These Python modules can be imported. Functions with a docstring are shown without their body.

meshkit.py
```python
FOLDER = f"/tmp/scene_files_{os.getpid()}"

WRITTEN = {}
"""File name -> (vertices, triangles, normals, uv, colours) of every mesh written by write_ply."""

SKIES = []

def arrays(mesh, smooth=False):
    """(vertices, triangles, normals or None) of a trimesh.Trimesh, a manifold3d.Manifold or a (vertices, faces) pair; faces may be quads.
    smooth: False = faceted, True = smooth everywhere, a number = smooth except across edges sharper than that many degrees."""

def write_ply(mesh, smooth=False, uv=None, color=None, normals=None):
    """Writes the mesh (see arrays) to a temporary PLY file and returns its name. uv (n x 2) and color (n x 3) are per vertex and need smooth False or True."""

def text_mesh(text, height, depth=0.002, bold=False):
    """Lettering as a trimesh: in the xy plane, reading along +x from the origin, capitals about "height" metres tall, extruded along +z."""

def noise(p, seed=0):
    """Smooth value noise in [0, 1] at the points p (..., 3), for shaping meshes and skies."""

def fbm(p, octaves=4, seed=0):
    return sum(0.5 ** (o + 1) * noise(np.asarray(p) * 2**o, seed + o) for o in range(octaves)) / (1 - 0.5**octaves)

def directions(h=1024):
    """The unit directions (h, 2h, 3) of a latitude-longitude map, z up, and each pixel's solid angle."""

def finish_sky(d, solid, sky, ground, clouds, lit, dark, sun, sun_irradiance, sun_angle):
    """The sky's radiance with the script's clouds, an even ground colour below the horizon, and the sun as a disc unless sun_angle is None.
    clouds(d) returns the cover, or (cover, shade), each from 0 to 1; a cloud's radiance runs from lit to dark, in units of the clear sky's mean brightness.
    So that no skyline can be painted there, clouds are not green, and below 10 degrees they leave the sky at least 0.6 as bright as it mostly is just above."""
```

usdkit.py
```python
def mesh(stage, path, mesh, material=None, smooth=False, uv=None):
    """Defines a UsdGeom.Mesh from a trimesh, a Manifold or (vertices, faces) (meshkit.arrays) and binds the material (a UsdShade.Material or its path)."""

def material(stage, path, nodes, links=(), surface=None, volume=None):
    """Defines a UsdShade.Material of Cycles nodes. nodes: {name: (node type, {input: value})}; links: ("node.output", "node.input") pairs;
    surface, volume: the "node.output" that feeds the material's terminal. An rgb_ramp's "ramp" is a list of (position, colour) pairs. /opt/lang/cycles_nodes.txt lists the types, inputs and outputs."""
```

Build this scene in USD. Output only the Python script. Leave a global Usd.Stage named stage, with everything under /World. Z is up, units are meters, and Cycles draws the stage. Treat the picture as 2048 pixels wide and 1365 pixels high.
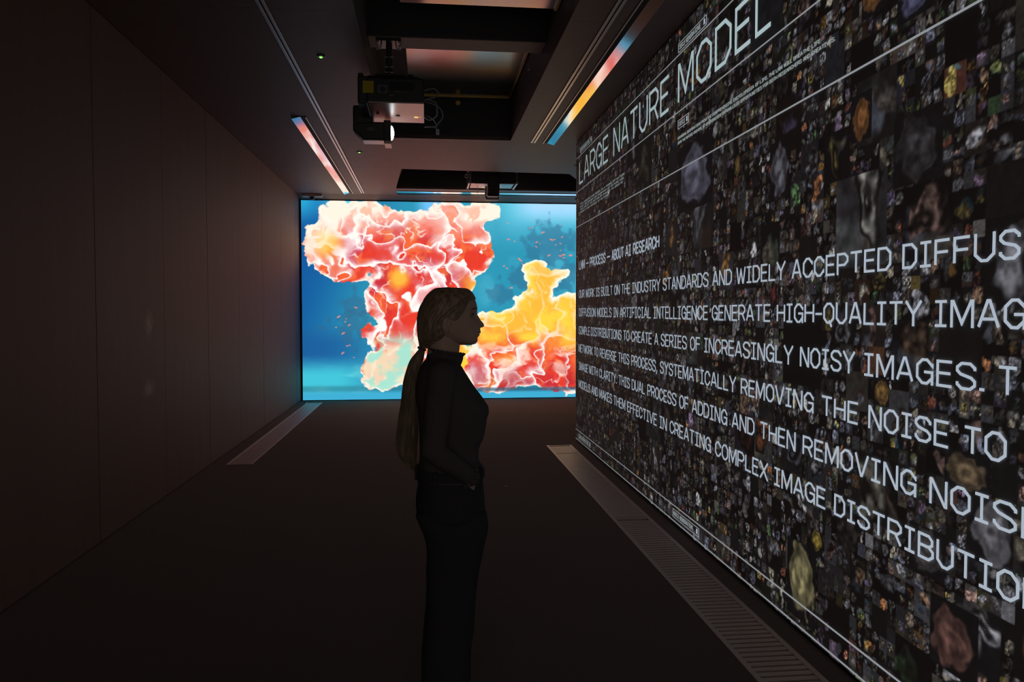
import math, random
import numpy as np, trimesh, manifold3d as m3, meshkit, usdkit
import shapely.geometry as sg
from shapely.ops import unary_union
from shapely.prepared import prep
from scipy.interpolate import PchipInterpolator
from pxr import Usd, UsdGeom, Gf, Sdf, Vt, UsdShade, UsdLux

stage = Usd.Stage.CreateInMemory()
UsdGeom.SetStageUpAxis(stage, 'Z')
UsdGeom.SetStageMetersPerUnit(stage, 1.0)
UsdGeom.Xform.Define(stage, '/World')
UsdGeom.Scope.Define(stage, '/World/Looks')

# ---- camera and exposure: x across the corridor, y along it, z up; the light comes from the two screens -------
EYE = (0.0, 0.0, 1.57)
YAW, PITCH, FOCAL_PX = 6.2512, 2.1476, 1560.0
cam = UsdGeom.Camera.Define(stage, '/World/camera')
cam.AddTranslateOp().Set(Gf.Vec3d(*EYE))
cam.AddRotateZOp().Set(-YAW)
cam.AddRotateXOp().Set(90.0 - PITCH)
cam.CreateHorizontalApertureAttr(36.0)
cam.CreateVerticalApertureAttr(36.0 * 1365 / 2048)
cam.CreateFocalLengthAttr(36.0 * FOCAL_PX / 2048)
cam.CreateClippingRangeAttr(Gf.Vec2f(0.05, 200.0))
cam.CreateFStopAttr(0.0)
cam.CreateExposureAttr(0.0)
FAR_SCREEN_GAIN = 1.12       # radiance of full white on the far screen
WALL_GAIN = 0.41             # radiance scale of the picture on the long wall
# behind the viewer the corridor opens into the rest of the gallery, evenly and dimly lit
hall = UsdLux.DomeLight.Define(stage, '/World/gallery_light')
hall.CreateIntensityAttr(0.13)
hall.CreateColorAttr(Gf.Vec3f(1.0, 0.90, 0.82))

# ---- helpers -----------------------------------------------------------------------
_used = set()

def numbered(path):
    p, k = path, 0
    while p in _used:
        k += 1
        p = f'{path}_{k:03d}'
    _used.add(p)
    return p

def tag(o, label=None, cat=None, group=None, kind=None):
    o = o.GetPrim() if hasattr(o, 'GetPrim') else o
    for k, v in (('label', label), ('category', cat), ('group', group), ('kind', kind)):
        if v:
            o.SetCustomDataByKey(k, v)
    return o

def path_of(parent):
    return '/World' if parent is None else str((parent.GetPrim() if hasattr(parent, 'GetPrim') else parent).GetPath())

def obj(name, mesh, mat, parent=None, smooth=False):
    """one Mesh prim; parts stand in their thing's own frame"""
    return usdkit.mesh(stage, numbered(path_of(parent) + '/' + name), mesh, mat, smooth)

def thing(name, loc=(0, 0, 0), rotz=0.0, label=None, cat=None, group=None, kind=None):
    x = UsdGeom.Xform.Define(stage, numbered('/World/' + name))
    x.AddTranslateOp().Set(Gf.Vec3d(*map(float, loc)))
    x.AddRotateZOp().Set(float(rotz))
    return tag(x, label, cat, group, kind)

def dup(root, loc, rotz, label, group=None):
    was = root.GetCustomData()
    base = root.GetName()
    r = thing(base, loc, rotz, label, was['category'], group or was.get('group'))
    r.GetReferences().AddInternalReference(root.GetPath())
    r.SetInstanceable(True)
    return r

def box(x0, x1, y0, y1, z0, z1):
    m = trimesh.creation.box([x1 - x0, y1 - y0, z1 - z0])
    m.apply_translation([(x0 + x1) / 2, (y0 + y1) / 2, (z0 + z1) / 2])
    return m

def rbox(x0, x1, y0, y1, z0, z1, r=0.006, seg=6):
    r = min(r, (x1 - x0) / 2.01, (y1 - y0) / 2.01, (z1 - z0) / 2.01)
    s = m3.Manifold.sphere(r, seg * 4)
    pts = [s.translate((a, b, c)) for a in (x0 + r, x1 - r) for b in (y0 + r, y1 - r) for c in (z0 + r, z1 - r)]
    return m3.Manifold.batch_hull(pts)

def man(mesh):
    v, f, _ = meshkit.arrays(mesh)
    return m3.Manifold(m3.Mesh(np.asarray(v, np.float32), np.asarray(f, np.uint32)))

def tri(m):
    a = m.to_mesh()
    return trimesh.Trimesh(np.array(a.vert_properties[:, :3]), np.array(a.tri_verts), process=False)

def cat(*ms):
    return trimesh.util.concatenate([tri(m) if hasattr(m, 'to_mesh') else m for m in ms])

def cyl(p, q, r, n=20):
    return trimesh.creation.cylinder(radius=r, segment=[p, q], sections=n)

def tube(points, r, n=8):
    P = np.asarray(points, float)
    T = np.gradient(P, axis=0)
    T /= np.linalg.norm(T, axis=1, keepdims=True)
    ref = np.array([0.31, 0.22, 0.92])
    A = np.cross(T, ref)
    A /= np.linalg.norm(A, axis=1, keepdims=True)
    B = np.cross(T, A)
    a = np.linspace(0, 2 * np.pi, n, endpoint=False)
    R = np.broadcast_to(r, (len(P),))
    V = P[:, None] + R[:, None, None] * (np.cos(a)[None, :, None] * A[:, None] + np.sin(a)[None, :, None] * B[:, None])
    return loft(V)

def spline(points, n):
    P = np.asarray(points, float)
    t = np.linspace(0, 1, len(P))
    return PchipInterpolator(t, P)(np.linspace(0, 1, n))

def loft(rings):
    """rings (m, n, 3) of closed outlines -> closed trimesh with fan caps, outward normals"""
    R = np.asarray(rings, float)
    m, n = R.shape[:2]
    i, j = np.meshgrid(np.arange(m - 1), np.arange(n), indexing='ij')
    a, b, c, d = i * n + j, i * n + (j + 1) % n, (i + 1) * n + (j + 1) % n, (i + 1) * n + j
    F = np.concatenate([np.stack([a, b, c], -1).reshape(-1, 3), np.stack([a, c, d], -1).reshape(-1, 3)])
    V = np.concatenate([R.reshape(-1, 3), R[:1].mean(1), R[-1:].mean(1)])
    k = np.arange(n)
    F = np.concatenate([F, np.stack([(k + 1) % n, k, np.full(n, m * n)], -1), np.stack([(m - 1) * n + k, (m - 1) * n + (k + 1) % n, np.full(n, m * n + 1)], -1)])
    t = trimesh.Trimesh(V, F, process=False)
    if t.volume < 0:
        t.invert()
    return t

def extrude(poly, depth):
    return trimesh.creation.extrude_polygon(poly, depth, engine='earcut')

def colour_grid(name, P, colours, mat, parent):
    """P (r, c, 3) points as a grid mesh carrying the primvar 'picture' (linear colours)"""
    r, c = P.shape[:2]
    i, j = np.meshgrid(np.arange(r - 1), np.arange(c - 1), indexing='ij')
    a = i * c + j
    quads = np.stack([a, a + 1, a + c + 1, a + c], -1).reshape(-1, 4)
    m = UsdGeom.Mesh.Define(stage, numbered(path_of(parent) + '/' + name))
    m.CreatePointsAttr(Vt.Vec3fArray.FromNumpy(P.reshape(-1, 3).astype(np.float32)))
    m.CreateFaceVertexCountsAttr(Vt.IntArray.FromNumpy(np.full(len(quads), 4, np.int32)))
    m.CreateFaceVertexIndicesAttr(Vt.IntArray.FromNumpy(quads.astype(np.int32).ravel()))
    m.CreateSubdivisionSchemeAttr('none')
    UsdGeom.PrimvarsAPI(m).CreatePrimvar('picture', Sdf.ValueTypeNames.Color3fArray, 'vertex').Set(Vt.Vec3fArray.FromNumpy(colours.reshape(-1, 3).astype(np.float32)))
    UsdShade.MaterialBindingAPI.Apply(m.GetPrim()).Bind(mat)
    return m

# ---- materials ---------------------------------------------------------------------
def look(name, nodes, links=(), surface='p.BSDF'):
    return usdkit.material(stage, '/World/Looks/' + name, nodes, links, surface=surface)

def plain(name, color, rough=0.5, metal=0.0, spec=0.5, **kw):
    return look(name, {'p': ('principled_bsdf', dict(base_color=color, roughness=rough, metallic=metal, specular_ior_level=spec, **kw))})

def speckled(name, c1, c2, scale, rough, bump=0.2, stretch=(1, 1, 1), metal=0.0, spec=0.4, dist=0.004, detail=5):
    return look(name, {
        'g': ('geometry', {}), 'm': ('mapping', {'scale': stretch}),
        'n': ('noise_texture', {'scale': scale, 'detail': detail, 'roughness': 0.6}),
        'r': ('rgb_ramp', {'ramp': [(0.3, c1), (0.7, c2)]}),
        'b': ('bump', {'strength': bump, 'distance': dist}),
        'p': ('principled_bsdf', {'roughness': rough, 'metallic': metal, 'specular_ior_level': spec})},
        [('g.position', 'm.vector'), ('m.vector', 'n.vector'), ('n.fac', 'r.fac'), ('r.color', 'p.base_color'), ('n.fac', 'b.height'), ('b.normal', 'p.normal')])

def letter_look(name, color, gain):
    """projected lettering: the beam thins out towards the far end of the wall (world y)"""
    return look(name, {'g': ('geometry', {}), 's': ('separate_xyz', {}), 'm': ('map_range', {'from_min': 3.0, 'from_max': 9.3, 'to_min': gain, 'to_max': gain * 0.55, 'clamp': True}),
                       'p': ('principled_bsdf', dict(base_color=(0.17, 0.16, 0.16), roughness=0.75, specular_ior_level=0.25, emission_color=color))},
                [('g.position', 's.vector'), ('s.y', 'm.value'), ('m.result', 'p.emission_strength')])

def carpet_look(name, c1, c2):
    return look(name, {'g': ('geometry', {}), 'n': ('noise_texture', {'scale': 170, 'detail': 5, 'roughness': 0.6}), 'r': ('rgb_ramp', {'ramp': [(0.3, c1), (0.7, c2)]}),
                       'b': ('bump', {'strength': 0.9, 'distance': 0.006}),
                       'p': ('principled_bsdf', {'roughness': 0.95, 'specular_ior_level': 0.1, 'sheen_weight': 0.42, 'sheen_roughness': 0.35, 'sheen_tint': (1.0, 0.80, 0.70)})},
                [('g.position', 'n.vector'), ('n.fac', 'r.fac'), ('r.color', 'p.base_color'), ('n.fac', 'b.height'), ('b.normal', 'p.normal')])

def screen_look(name, gain, base, rough):
    return look(name, {'a': ('attribute', {'attribute': 'picture'}),
                       'p': ('principled_bsdf', {'base_color': base, 'roughness': rough, 'specular_ior_level': 0.25, 'emission_strength': gain})},
                [('a.color', 'p.emission_color')])

M = {
    'far_screen': screen_look('lit_screen', FAR_SCREEN_GAIN, (0.02, 0.02, 0.02), 0.4),
    'wall_screen': screen_look('projected_picture', WALL_GAIN, (0.17, 0.16, 0.16), 0.75),
    'letter': letter_look('lit_lettering', (0.60, 0.70, 0.82), 0.64),
    'letter_title': letter_look('lit_title', (0.58, 0.75, 0.78), 0.70),
    'letter_small': letter_look('lit_small_print', (0.58, 0.68, 0.68), 0.40),
    'line': letter_look('lit_line', (0.62, 0.66, 0.70), 0.42),
    'carpet': carpet_look('dark_carpet', (0.070, 0.060, 0.054), (0.115, 0.098, 0.088)),
    'ceiling': speckled('brown_grey_ceiling_paint', (0.138, 0.084, 0.068), (0.168, 0.102, 0.083), 9, 0.55, 0.10, stretch=(1, 0.25, 1)),
    'recess': plain('black_recess_paint', (0.095, 0.088, 0.088), 0.85, spec=0.2),
    'recess_side': speckled('recess_side_paint', (0.15, 0.125, 0.108), (0.19, 0.16, 0.138), 9, 0.6, 0.1),
    'alu': plain('brushed_aluminium', (0.52, 0.50, 0.48), 0.36, 1.0),
    'mirror_alu': plain('polished_aluminium', (0.86, 0.86, 0.86), 0.075, 1.0),
    'slot': plain('black_slot', (0.01, 0.01, 0.01), 0.7, spec=0.2),
    'grille': plain('bronze_grey_aluminium', (0.60, 0.48, 0.43), 0.48, 0.35),
    'pit': plain('grille_pit', (0.012, 0.011, 0.011), 0.9, spec=0.1),
    'black': plain('black_plastic', (0.042, 0.041, 0.042), 0.42),
    'base_plate': plain('satin_silver_plate', (0.50, 0.40, 0.37), 0.30, 0.35),
    'grey_label': plain('grey_print', (0.16, 0.15, 0.15), 0.6),
    'yellow': plain('yellow_sticker', (0.62, 0.47, 0.03), 0.6, spec=0.2),
    'steel': plain('bright_steel', (0.72, 0.68, 0.66), 0.3, 0.45),
    'brass': plain('brass_edge', (0.80, 0.52, 0.13), 0.4, 0.3),
    'cable': plain('grey_cable', (0.30, 0.30, 0.31), 0.45),
    'white': plain('white_plastic', (0.62, 0.62, 0.62), 0.45),
    'dome': plain('smoked_dome', (0.01, 0.01, 0.012), 0.1),
    'glass_panel': look('dark_gloss_panel', {'p': ('principled_bsdf', dict(base_color=(0.44, 0.42, 0.40), roughness=0.2, metallic=0.72, specular_ior_level=0.6))}),
    'lens': look('lit_lens', {'e': ('emission', {'color': (0.86, 0.95, 1.0), 'strength': 5.0})}, surface='e.emission'),
    'amber': look('amber_indicator', {'e': ('emission', {'color': (1.0, 0.55, 0.18), 'strength': 1.1})}, surface='e.emission'),
    'green': look('green_indicator', {'e': ('emission', {'color': (0.22, 1.0, 0.10), 'strength': 2.2})}, surface='e.emission'),
    'paper': plain('white_paper', (0.7, 0.68, 0.65), 0.8),
    'skin': look('skin', {'p': ('principled_bsdf', dict(base_color=(0.52, 0.355, 0.28), roughness=0.5, specular_ior_level=0.35, subsurface_weight=0.12, subsurface_scale=0.01))}),
    'eye': plain('eye_white', (0.24, 0.21, 0.19), 0.2),
    'iris': plain('dark_iris', (0.05, 0.035, 0.025), 0.15),
    'brow': plain('brow_hair', (0.10, 0.07, 0.045), 0.7),
    'lip': plain('lip_skin', (0.36, 0.15, 0.13), 0.4),
    'knit': speckled('black_knit', (0.075, 0.069, 0.070), (0.115, 0.106, 0.108), 420, 0.9, 0.5, spec=0.12, dist=0.002),
    'denim': speckled('black_denim', (0.034, 0.034, 0.038), (0.056, 0.056, 0.062), 600, 0.85, 0.4, spec=0.15, dist=0.001),
    'shoe': plain('black_leather', (0.012, 0.012, 0.012), 0.35),
    'gold': plain('gold_stud', (0.7, 0.5, 0.2), 0.25, 1.0),
}
M['hair'] = look('blonde_hair', {
    'g': ('geometry', {}), 'm': ('mapping', {'scale': (60, 160, 14)}),
    'n': ('noise_texture', {'scale': 1.0, 'detail': 4}),
    'r': ('rgb_ramp', {'ramp': [(0.3, (0.13, 0.090, 0.058)), (0.55, (0.28, 0.20, 0.128)), (0.75, (0.46, 0.35, 0.225))]}),
    'b': ('bump', {'strength': 0.5, 'distance': 0.004}),
    'p': ('principled_bsdf', {'roughness': 0.42, 'specular_ior_level': 0.5, 'sheen_weight': 0.15})},
    [('g.position', 'm.vector'), ('m.vector', 'n.vector'), ('n.fac', 'r.fac'), ('r.color', 'p.base_color'), ('n.fac', 'b.height'), ('b.normal', 'p.normal')])

def wall_panel_look(name, scuffs):
    """grey fibre panel: vertical streaks, and scuffs where the panel has them (world y, z, sizes)"""
    nodes = {'g': ('geometry', {}), 'm': ('mapping', {'scale': (1, 2.2, 0.30)}),
             'n': ('noise_texture', {'scale': 3.0, 'detail': 6, 'roughness': 0.6}),
             'r': ('rgb_ramp', {'ramp': [(0.25, (0.180, 0.120, 0.094)), (0.75, (0.215, 0.144, 0.114))]}),
             'f': ('noise_texture', {'scale': 130, 'detail': 3}),
             'b': ('bump', {'strength': 0.12, 'distance': 0.003}),
             'p': ('principled_bsdf', {'roughness': 0.62, 'specular_ior_level': 0.3})}
    links = [('g.position', 'm.vector'), ('m.vector', 'n.vector'), ('n.fac', 'r.fac'), ('g.position', 'f.vector'), ('f.fac', 'b.height'), ('b.normal', 'p.normal')]
    last = 'r.color'
    for k, (y, z, sy, sz) in enumerate(scuffs):
        nodes[f'o{k}'] = ('mapping', {'location': (0, -y / sy / 2, -z / sz / 2), 'scale': (0, .5 / sy, .5 / sz)})
        nodes[f'l{k}'] = ('vector_math', {'math_type': 'length'})
        nodes[f'w{k}'] = ('mapping', {'scale': (1, 48, 20)})
        nodes[f't{k}'] = ('noise_texture', {'scale': 1.0, 'detail': 5, 'roughness': 0.7, 'distortion': 0.6})
        nodes[f'd{k}'] = ('math', {'math_type': 'subtract'})
        nodes[f'q{k}'] = ('map_range', {'from_min': 0.12, 'from_max': 0.50, 'to_min': 0.0, 'to_max': 0.8, 'clamp': True})
        nodes[f'c{k}'] = ('mix', {'color2': (0.62, 0.55, 0.46)})
        links += [('g.position', f'o{k}.vector'), (f'o{k}.vector', f'l{k}.vector1'), ('g.position', f'w{k}.vector'), (f'w{k}.vector', f't{k}.vector'),
                  (f't{k}.fac', f'd{k}.value1'), (f'l{k}.value', f'd{k}.value2'), (f'd{k}.value', f'q{k}.value'), (f'q{k}.result', f'c{k}.fac'), (last, f'c{k}.color1')]
        last = f'c{k}.color'
    links.append((last, 'p.base_color'))
    return look(name, nodes, links)

M['panel'] = wall_panel_look('grey_wall_panel', [])
M['panel_scuffed'] = wall_panel_look('scuffed_wall_panel', [(6.50, 1.47, 0.13, 0.17), (6.47, 0.96, 0.20, 0.10)])
M['dark_wall'] = plain('dark_wall_paint', (0.22, 0.19, 0.17), 0.8, spec=0.2)
# ---- pictures shown on the two screens, as colours per mesh vertex -----------------
def lin(c):
    c = np.asarray(c, float) / 255.0
    return np.where(c <= 0.04045, c / 12.92, ((c + 0.055) / 1.055) ** 2.4)

def nz(u, v, s, seed, octaves=4):
    p = np.stack([u / s, v / s, np.full(np.shape(u), seed * 7.31)], -1)
    return meshkit.fbm(p, octaves, seed)

def sstep(a, b, x):
    t = np.clip((x - a) / (b - a), 0, 1)
    return t * t * (3 - 2 * t)

def blobs(u, v, items, k=14.0):
    """smooth union of ellipses: positive inside, in units of picture height / 400"""
    acc = np.zeros(np.shape(u))
    for (cx, cy, rx, ry, a) in items:
        ca, sa = math.cos(math.radians(a)), math.sin(math.radians(a))
        dx, dy = u - cx, v - cy
        p, q = (dx * ca + dy * sa) / rx, (-dx * sa + dy * ca) / ry
        d = (1 - np.sqrt(p * p + q * q)) * min(rx, ry)
        acc = acc + np.exp(np.clip(d / k, -30, 30))
    return k * np.log(acc + 1e-12)

def mixc(a, b, t):
    return a + (np.asarray(b, float) - a) * t[..., None]

def paint_reef(u, v):
    """billowing colour masses in blue water; u right, v down, 550 x 400 units"""
    sh = np.shape(u)
    # water
    col = np.zeros(sh + (3,)) + np.array([44, 146, 176.])
    col = mixc(col, (16, 84, 152), sstep(190, 0, u + 0.35 * (v - 120)) * 0.95)
    col = mixc(col, (112, 208, 232), sstep(110, 0, v) * sstep(330, 430, u) * 0.8)
    col = mixc(col, (166, 214, 250), sstep(52, 4, v) * sstep(400, 470, u) * 0.95)
    col = mixc(col, (90, 200, 232), sstep(50, 0, v) * sstep(10, 90, u) * sstep(160, 90, u))
    col = mixc(col, (40, 160, 205), sstep(60, 0, v) * sstep(60, 0, u))
    col = mixc(col, (110, 190, 245), sstep(70, 0, v) * sstep(215, 250, u) * sstep(330, 270, u))
    w = nz(u, v, 60, 3)
    col = mixc(col, (86, 184, 208), sstep(.5, .75, w) * sstep(300, 400, u) * 0.6)
    # sea bed: bright left, dark contact line, blue band at the foot
    bed = sstep(305, 352, v)
    left = sstep(190, 60, u)
    col = mixc(col, (26, 88, 150), sstep(240, 290, v) * sstep(200, 40, u) * .8)
    col = mixc(col, (66, 196, 214), bed * left * 0.95)
    col = mixc(col, (128, 226, 226), bed * sstep(.45, .7, nz(u * .35, v, 26, 5)) * left * .7)
    col = mixc(col, (44, 120, 140), sstep(368, 376, v) * sstep(390, 380, v) * .6)
    col = mixc(col, (62, 168, 205), sstep(380, 390, v))
    # dark bushes far off in the water
    for (cx, cy, rx, ry, s) in ((495, 85, 62, 52, 11), (110, 205, 45, 40, 12), (95, 255, 45, 34, 13), (400, 185, 40, 30, 14), (450, 150, 45, 30, 15), (530, 150, 30, 40, 16)):
        d = np.sqrt(((u - cx) / rx) ** 2 + ((v - cy) / ry) ** 2)
        n = nz(u, v, 17, s, 5)
        t = sstep(.16, .34, n - .42 * d + .06)
        col = mixc(col, (52, 100, 134), t * .5)
    # masses
    wu, wv = nz(u, v, 46, 21) - .5, nz(u, v, 46, 22) - .5
    U, V = u + 52 * wu, v + 52 * wv
    edge = 16 * (nz(u, v, 13, 23, 4) - .5)
    A = blobs(U, V, [(90, 95, 82, 72, 10), (60, 80, 52, 58, 0), (150, 70, 72, 70, 0), (230, 110, 85, 85, 0), (285, 60, 92, 52, -25), (325, 105, 50, 60, 0), (355, 25, 40, 26, -20), (110, 30, 65, 30, 0), (210, 190, 75, 60, 30), (190, 235, 52, 75, 0), (250, 250, 80, 85, 0), (298, 178, 46, 58, 0), (165, 330, 56, 45, 0), (275, 330, 80, 60, 0), (140, 205, 26, 22, 0), (140, 262, 34, 18, 30), (165, 362, 62, 24, 0), (270, 352, 90, 36, 0)], 8) + edge - 4
    B = blobs(U, V, [(468, 130, 26, 22, 0), (478, 168, 30, 42, 0), (505, 142, 32, 13, -15), (470, 225, 52, 42, 0), (530, 225, 40, 50, 0), (400, 262, 66, 46, 0), (470, 300, 110, 80, 0), (560, 310, 80, 90, 0), (400, 340, 85, 48, 0), (470, 352, 100, 34, 0)], 8) + edge - 3

    def ruffle(seed, s, width):
        a = nz(U + 30 * (nz(U, V, 38, seed + 2) - .5), V + 30 * (nz(U, V, 38, seed + 3) - .5), s, seed, 3) - .5
        a = a + .012 * (nz(u, v, 9, seed + 4) - .5)
        return sstep(-.012, .004, a) * np.exp(-(np.maximum(a, 0) / (width * 1.45)) ** 1.5)
    def body(col, D, heat, seed, pale):
        m = sstep(-1.2, 1.2, D)
        n1, n2 = nz(U, V, 50, seed, 4), nz(U, V, 24, seed + 1, 4)
        c = np.zeros(sh + (3,)) + np.array([226, 60, 44.])
        c = mixc(c, (190, 44, 58), sstep(.5, .68, n1) * .75)
        c = mixc(c, (246, 132, 66), sstep(.48, .66, n2) * .6)
        c = mixc(c, (252, 206, 66), np.clip(heat, 0, 1))
        c = mixc(c, (246, 172, 58), np.clip(heat, 0, 1) * sstep(.42, .64, n1) * .7)
        r = np.maximum(ruffle(seed + 5, 78, .029), np.maximum(ruffle(seed + 7, 56, .022), .75 * ruffle(seed + 12, 30, .016) * sstep(.50, .60, n1)))
        rim = np.maximum(sstep(13, 1, D) * sstep(.40, .58, nz(u, v, 30, seed + 9)), 0)
        c = mixc(c, (176, 110, 178), np.maximum(ruffle(seed + 5, 78, .042), .9 * ruffle(seed + 7, 56, .034)) * .55 * (1 - np.clip(heat * 1.4, 0, 1)))
        c = mixc(c, (255, 246, 240), np.clip(r * 1.15, 0, 1) * (1 - .55 * np.clip(heat, 0, 1)))
        c = mixc(c, (255, 247, 236), rim * .95)
        c = mixc(c, (255, 236, 218), np.clip(pale, 0, 1) * (1 - .35 * sstep(.5, .62, n2)))
        return mixc(col, c, m)
    paleA = sstep(70, 20, u + .5 * (v - 80)) * .9 + sstep(60, 15, v) * sstep(300, 340, u) * .7 + sstep(45, 10, v) * sstep(180, 130, u) * .6
    paleA = paleA + sstep(95, 25, v + 90 * wu + 60 * wv) * .6
    heatA = sstep(240, 340, v + 90 * wu) * sstep(205, 275, u + 60 * wv) * .6 + sstep(45, 12, np.hypot(u - 48, v - 85) + 20 * wu) * .8 + sstep(30, 8, np.hypot(u - 190, v - 155)) * .8 + sstep(300, 345, u + 50 * wv) * sstep(130, 175, v + 40 * wu) * .9
    col = body(col, A, heatA, 31, paleA)
    foot = sstep(0, 8, A) * sstep(275, 325, v + .35 * (u - 120) + 30 * wu) * sstep(250, 205, u)
    col = mixc(col, (238, 222, 190), foot * .9)
    col = mixc(col, (150, 222, 206), foot * sstep(.5, .62, nz(u, v, 34, 51)) * .85)
    heatB = sstep(345, 225, v + 120 * wv + 150 * wu) * 1.15
    paleB = sstep(.55, .7, nz(U, V * 1.7, 40, 61)) * sstep(250, 300, v) * .75 + sstep(12, 3, np.abs(v - 140)) * sstep(492, 505, u) * .6
    darkB = sstep(315, 370, v)
    col = body(col, B, heatB, 71, paleB)
    col = mixc(col, (158, 34, 50), darkB * sstep(0, 6, B) * .5 * sstep(.40, .6, nz(U, V * 1.6, 34, 77)))
    col = mixc(col, (40, 96, 124), sstep(376, 381, v) * sstep(389, 383, v) * sstep(280, 330, u) * .7)
    # small bright fish
    rng = np.random.default_rng(5)
    for _ in range(60):
        cx, cy = (rng.uniform(400, 545), rng.uniform(40, 215)) if rng.random() < .8 else (rng.uniform(60, 140), rng.uniform(180, 320))
        r, a = rng.uniform(1.0, 2.4), rng.uniform(-.7, .7)
        dx, dy = u - cx, v - cy
        d = ((dx * math.cos(a) + dy * math.sin(a)) / (1.9 * r)) ** 2 + ((-dx * math.sin(a) + dy * math.cos(a)) / (.75 * r)) ** 2
        col = mixc(col, (242, 140, 128), sstep(1.3, .5, d) * .8 * (np.maximum(A, B) < 0))
    return np.clip(col, 0, 255)

PALETTE = np.array([(150, 150, 165), (120, 120, 130), (185, 185, 200), (140, 130, 115), (165, 150, 125), (120, 100, 85), (90, 80, 75), (110, 115, 140), (130, 140, 175), (205, 110, 50), (225, 140, 40), (190, 85, 55), (205, 170, 60), (120, 130, 60), (70, 110, 60), (140, 105, 150), (95, 75, 125), (170, 120, 105), (120, 85, 60), (200, 195, 185)], float)
PAL_W = np.array([9, 9, 6, 9, 8, 8, 8, 7, 5, 3, 2.2, 3, 2.5, 4, 3, 3, 2, 5, 6, 4.])

def tile_layout(nc, nr, seed):
    """packs square pictures of 1 to 7 cells; gives each cell (tile, first column, first row, size)"""
    rng = np.random.default_rng(seed)
    own = -np.ones((nr, nc), int)
    tiles = []
    for size, tries in ((7, nc * nr // 900), (5, nc * nr // 330), (4, nc * nr // 160), (3, nc * nr // 42), (2, nc * nr // 9)):
        for _ in range(int(tries)):
            c, r = rng.integers(0, nc - size + 1), rng.integers(0, nr - size + 1)
            if (own[r:r + size, c:c + size] < 0).all():
                own[r:r + size, c:c + size] = len(tiles)
                tiles.append((c, r, size))
    for r, c in zip(*np.nonzero(own < 0)):
        own[r, c] = len(tiles)
        tiles.append((c, r, 1))
    return own, np.array(tiles)

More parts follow.
